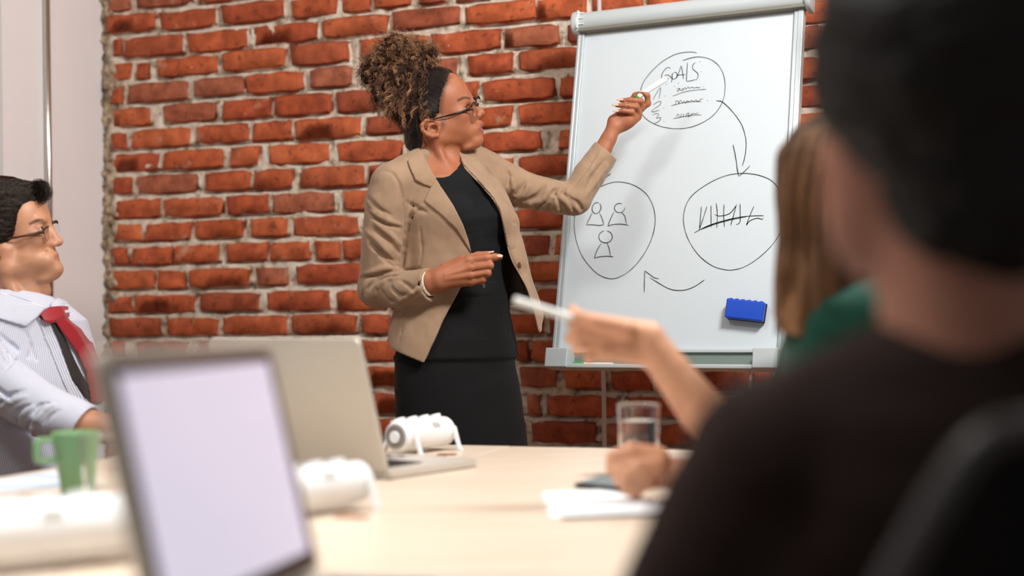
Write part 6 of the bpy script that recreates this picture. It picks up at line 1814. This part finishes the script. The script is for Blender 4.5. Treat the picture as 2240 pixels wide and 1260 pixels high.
# hair: long, straight, over the back
M_HAIR_B = hair_material('fair_hair', [(0, (66, 44, 28)), (.5, (124, 86, 56)), (1, (176, 132, 92))], .5)
f = Field(bl(1675, 215, -120) - 10, bl(2030, 760, 200) + 20, 5.0)
f.fn(loft_sdf(f, [(bl(0, y, 0)[1], bl(x, y, 0)[0], z, w, t, .2) for y, x, z, w, t in ((236,1838,50,30,30),(250,1838,48,70,70),(285,1836,46,102,100),(340,1834,44,122,118),(420,1830,40,126,120),(520,1828,30,124,110),(620,1818,10,124,92),(690,1806,-10,114,70),(730,1796,-20,98,52))]))
X, Y, Z = f.full()
f.D += (9 * vnoise(X * .035, Y * .004, Z * .035, 81) + 4 * vnoise(X * .1, Y * .006, Z * .1, 82)).astype(np.float32)
HV2, HF2 = f.mesh()
paths = []; tips = []; hb_ = np.random.default_rng(12)
for i in range(700):
    th = hb_.uniform(0, 6.28); P = []
    for k, y in enumerate(np.linspace(250, hb_.uniform(640, 735), 12)):
        R2 = [(236,1838,50,30,30),(285,1836,46,102,100),(340,1834,44,122,118),(420,1830,40,126,120),(520,1828,30,124,110),(620,1818,10,124,92),(735,1796,-20,98,52)]
        A = np.array(R2); c_ = [np.interp(y, A[:, 0], A[:, j]) for j in range(1, 5)]
        P.append(bl(c_[0] + c_[2] * 1.01 * math.cos(th + .04 * math.sin(k)), y, c_[1] + c_[3] * 1.01 * math.sin(th)))
    paths.append(P); tips.append(np.full(12, hb_.random()))
a_, b2_, c2_ = strand_mesh(np.array(paths), hb_.uniform(1.0, 2.4, len(paths)), np.array(tips))
V_, F_ = join_meshes([(HV2, HF2), (a_, b2_)])
o = obj('long_hair', BF_.W(V_), F_, M_HAIR_B, fair, smooth=True)
set_attr(o, 'tip', np.concatenate([np.clip(.35 + .5 * vnoise(HV2[:, 0] * .05, HV2[:, 1] * .004, HV2[:, 2] * .05, 83), 0, 1), c2_]))
g3 = empty('eyeglasses', BF_.W(bl(1712, 372, 120)), 'dark eyeglasses whose edge shows beside the long fair hair', 'eyeglasses')
mb = MB(); mb.tube([BF_.W(bl(x, y, d)) for x, y, d in ((1722, 374, 60), (1700, 372, 150), (1698, 372, 176))], 5 / BF_.S, 8); mb.build('temple', M_GLF, g3, smooth=True)
for k in (0, 1):
    c = bl(1722 + 62 * k, 392, 206 + 10 * k); mb = MB(); mb.tube([BF_.W(c + np.array([27 * math.cos(t), 22 * math.sin(t), 4 * math.cos(t)])) for t in np.linspace(0, 2 * math.pi, 25)], 3 / BF_.S, 6); mb.build('rim', M_GLF, g3, smooth=True)
# green top, sleeves and the rest of the seated body
M_GREEN = cloth('green_knit', (20, 72, 58), bump=.3, sheen=.2)
f = Field(bl(1560, 585, -160) - 20, bl(2160, 1250, 240) + 40, 8.0)
rowsG = [(596, 1846, 30, 60, 60), (616, 1848, 30, 104, 86), (660, 1852, 30, 138, 112), (720, 1858, 30, 158, 130), (800, 1864, 30, 164, 140), (950, 1866, 30, 160, 140), (1250, 1866, 30, 180, 160)]
f.fn(loft_sdf(f, [(bl(0, y, 0)[1], bl(x, y, 0)[0], z, w, t, .9) for y, x, z, w, t in rowsG]))
f.chain([bl(1796, 720, 120), bl(1728, 890, 120), bl(1648, 1000, 112)], [74, 64, 62], k=20)
f.chain([bl(1900, 700, -60), bl(1860, 900, 40), bl(1720, 1070, 130)], [84, 74, 64], k=20)
X, Y, Z = f.full(); f.D += (4 * vnoise(X * .02, Y * .03, Z * .02, 91)).astype(np.float32)
v, q = f.mesh(); obj('green_top', BF_.W(v), q, M_GREEN, fair, smooth=True)
f = Field(bl(1650, 1200, -200) - 10, bl(2080, 2360, 560) + 10, 16.0)
for dx in (-90, 90): f.chain([bl(1866 + dx, 1270, 40), bl(1846 + dx, 1330, 520), bl(1846 + dx, 2040, 520)], [150, 120, 80], k=30)
v, q = f.mesh(); w3 = BF_.W(v); w3[:, 2] = np.maximum(w3[:, 2], 0); obj('trousers', w3, q, cloth('navy_trousers', (34, 36, 48)), fair, smooth=True)

# ---- dark-haired listener closest to us
DF = Frame(2050, 600, 1.06); dl = DF.L
d_root = at(2050, 1000, 1.06); d_root[2] = 0
dark = empty('person', d_root, 'dark-haired person in dark brown clothes seen from behind in the right foreground', 'person')
M_SKIN_D = skin_material('tan_skin', (176, 122, 100), (150, 90, 80), rough=.6)
f = Field(dl(1730, -260, -350) - 20, dl(2420, 860, 300) + 40, 11.0)
f.ell(dl(2080, 130, 0), (280, 320, 270)); f.ell(dl(1950, 370, 60), (150, 210, 150), k=70); f.ell(dl(1915, 500, 90), (90, 110, 90), k=70)
f.ell(dl(1822, 340, 200), (34, 46, 50), k=30)
f.cone(dl(2090, 420, -10), dl(2110, 820, -20), 165, 180, k=60)
parts_d = [f.mesh()]
# arms and hands under the jacket, out of sight
f = Field(dl(1200, 760, -120) - 60, dl(2560, 1950, 900) + 60, 14.0)
for px, dd, sx in ((1440, 120, 1690), (2430, 40, 2440)):
    f.chain([dl(2100, 860, 0), dl(sx, 1060, 0), dl(px, 1400, dd), dl(1900 + (px - 1900) * .25, 1720, 560)], [110, 105, 80, 60], k=20); f.ell(dl(1900 + (px - 1900) * .22, 1725, 640), (62, 40, 110), k=30)
parts_d.append(f.mesh())
V_, F_ = join_meshes(parts_d); o = obj('body', DF.W(V_), F_, M_SKIN_D, dark, smooth=True); set_attr(o, 'lip', np.zeros(len(V_))); set_attr(o, 'dark', np.zeros(len(V_)))
M_HAIR_K = hair_material('black_hair', [(0, (14, 12, 11)), (1, (34, 27, 23))], .6)
f = Field(dl(1720, -290, -380) - 20, dl(2440, 760, 330) + 40, 10.0)
f.ell(dl(2080, 120, -14), (306, 350, 296)); f.ell(dl(2150, 400, -70), (210, 250, 190), k=80)
X, Y, Z = f.full()
pl = [dl(*p, -60)[:2] for p in [(1700,-400),(1700,190),(1770,265),(1840,310),(1890,380),(1930,480),(1965,560),(2030,640),(2120,660),(2230,620),(2330,500),(2500,420),(2500,-400)]]
f.fn(poly_sdf(X[:, :, 0], Y[:, :, 0], pl)[:, :, None] + 10 * vnoise(X * .03, Y * .03, Z * .03, 4), k=20, op='i')
f.D += (10 * vnoise(X * .012, Y * .03, Z * .02, 95) + 5 * vnoise(X * .04, Y * .06, Z * .04, 96)).astype(np.float32)
v, q = f.mesh(); o = obj('hair', DF.W(v), q, M_HAIR_K, dark, smooth=True); set_attr(o, 'tip', np.clip(.3 + .5 * vnoise(v[:, 0] * .04, v[:, 1] * .08, v[:, 2] * .04, 97), 0, 1))
M_COAT = cloth('dark_brown_wool', (40, 26, 22), bump=.3, sheen=0.0)
f = Field(dl(1140, 640, -330) - 20, dl(2760, 1900, 400) + 40, 18.0)
f.fn(loft_sdf(f, [(dl(0, y, 0)[1], dl(x, y, 0)[0], z, w, t, -.25) for y, x, z, w, t in ((700, 2105, 0, 150, 150), (735, 2100, 0, 215, 175), (800, 2090, 0, 330, 205), (900, 2075, 0, 470, 240), (1050, 2060, 0, 560, 270), (1300, 2050, 0, 560, 290), (1900, 2050, 0, 540, 300))]))
f.cone(dl(2060, 800, 0), dl(1700, 960, 40), 105, 140, k=70); f.chain([dl(1690, 1020, 50), dl(1500, 1300, 90), dl(1420, 1480, 130)], [190, 150, 120], k=60)
f.cone(dl(2150, 800, 0), dl(2440, 960, -60), 105, 140, k=70); f.chain([dl(2450, 1020, -50), dl(2520, 1300, -20), dl(2400, 1500, 60)], [190, 150, 120], k=60)
X, Y, Z = f.full(); f.D += (8 * vnoise(X * .008, Y * .012, Z * .01, 98)).astype(np.float32)
v, q = f.mesh(); obj('jacket', DF.W(v), q, M_COAT, dark, smooth=True)
f = Field(dl(1600, 1750, -330) - 20, dl(2500, 3800, 1400) + 40, 30.0)
for dx in (-230, 230): f.chain([dl(2050 + dx, 1900, 0), dl(2050 + dx, 1960, 1250), dl(2050 + dx, 3620, 1250)], [250, 210, 140], k=60)
v, q = f.mesh(); w3 = DF.W(v); w3[:, 2] = np.maximum(w3[:, 2], 0); obj('trousers', w3, q, cloth('black_trousers', (26, 24, 26)), dark, smooth=True)

# ---- office chair in the corner
M_CHF = pm('grey_chair_frame', (72, 70, 70), rough=.4); M_MESH = pm('black_chair_mesh', (10, 10, 11), rough=.9, bump=.4, bscale=300); M_CHP = pm('black_chair_plastic', (18, 18, 20), rough=.5)
c_root = at(2230, 1000, 0.92); c_root[2] = 0
ch = empty('office_chair', c_root, 'black office chair with a grey-rimmed backrest at the lower right corner', 'chair')
def cp_(x, y, d): return at(x, y, d)
edge_l = spline([cp_(1840,1560,.86), cp_(1880,1420,.85), cp_(1955,1270,.84), cp_(2040,1120,.835), cp_(2110,1010,.835), cp_(2170,955,.836), cp_(2260,935,.84), cp_(2420,930,.85), cp_(2520,960,.856), cp_(2570,1040,.86), cp_(2590,1250,.865), cp_(2590,1560,.87)], 60)
mb = MB(); mb.tube(list(edge_l), .0105, 10); mb.build('backrest_frame', M_CHF, ch, smooth=True)
L_ = edge_l[:30]; R2 = edge_l[30:][::-1]
mb = MB(); mb.grid([[a * (1 - t) + b * t + np.array([0, .03 * math.sin(math.pi * t), 0]) for t in np.linspace(0, 1, 8)] for a, b in zip(L_, R2)]); mb.build('backrest', M_MESH, ch, smooth=True, solid=.006)
mb = MB(); sc_ = np.array([c_root[0], c_root[1] + .16, .46]); mb.prism([sc_ + np.array([x, y, -.03]) for x, y in rrect(.48, .46, .08)], (0, 0, 1), .06); mb.build('seat', M_MESH, ch, bevel=.02, bseg=3)
mb = MB(); mb.tube([sc_ - np.array([0, 0, .03]), np.array([sc_[0], sc_[1], .09])], .025, 14); mb.build('stem', M_CHP, ch, smooth=True)
mb = MB(); mb.tube([edge_l[0] * .5 + edge_l[-1] * .5, np.array([sc_[0], sc_[1] - .22, .40]), sc_ - np.array([0, .05, .03])], .02, 10); mb.build('back_support', M_CHP, ch, smooth=True)
for k in range(5):
    t = 2 * math.pi * k / 5 + .3; e_ = np.array([sc_[0] + .28 * math.cos(t), sc_[1] + .28 * math.sin(t), .06])
    mb = MB(); mb.tube([np.array([sc_[0], sc_[1], .09]), e_], [.024, .014], 10); lg = mb.build('leg', M_CHP, ch, smooth=True)
    mb = MB(); mb.lathe(e_ + np.array([-.012 * math.sin(t), .012 * math.cos(t), -.03]), (math.sin(t), -math.cos(t), 0), [(.022, 0), (.028, .004), (.028, .02), (.022, .024)], 16); mb.build('caster', M_CHP, lg, smooth=True)
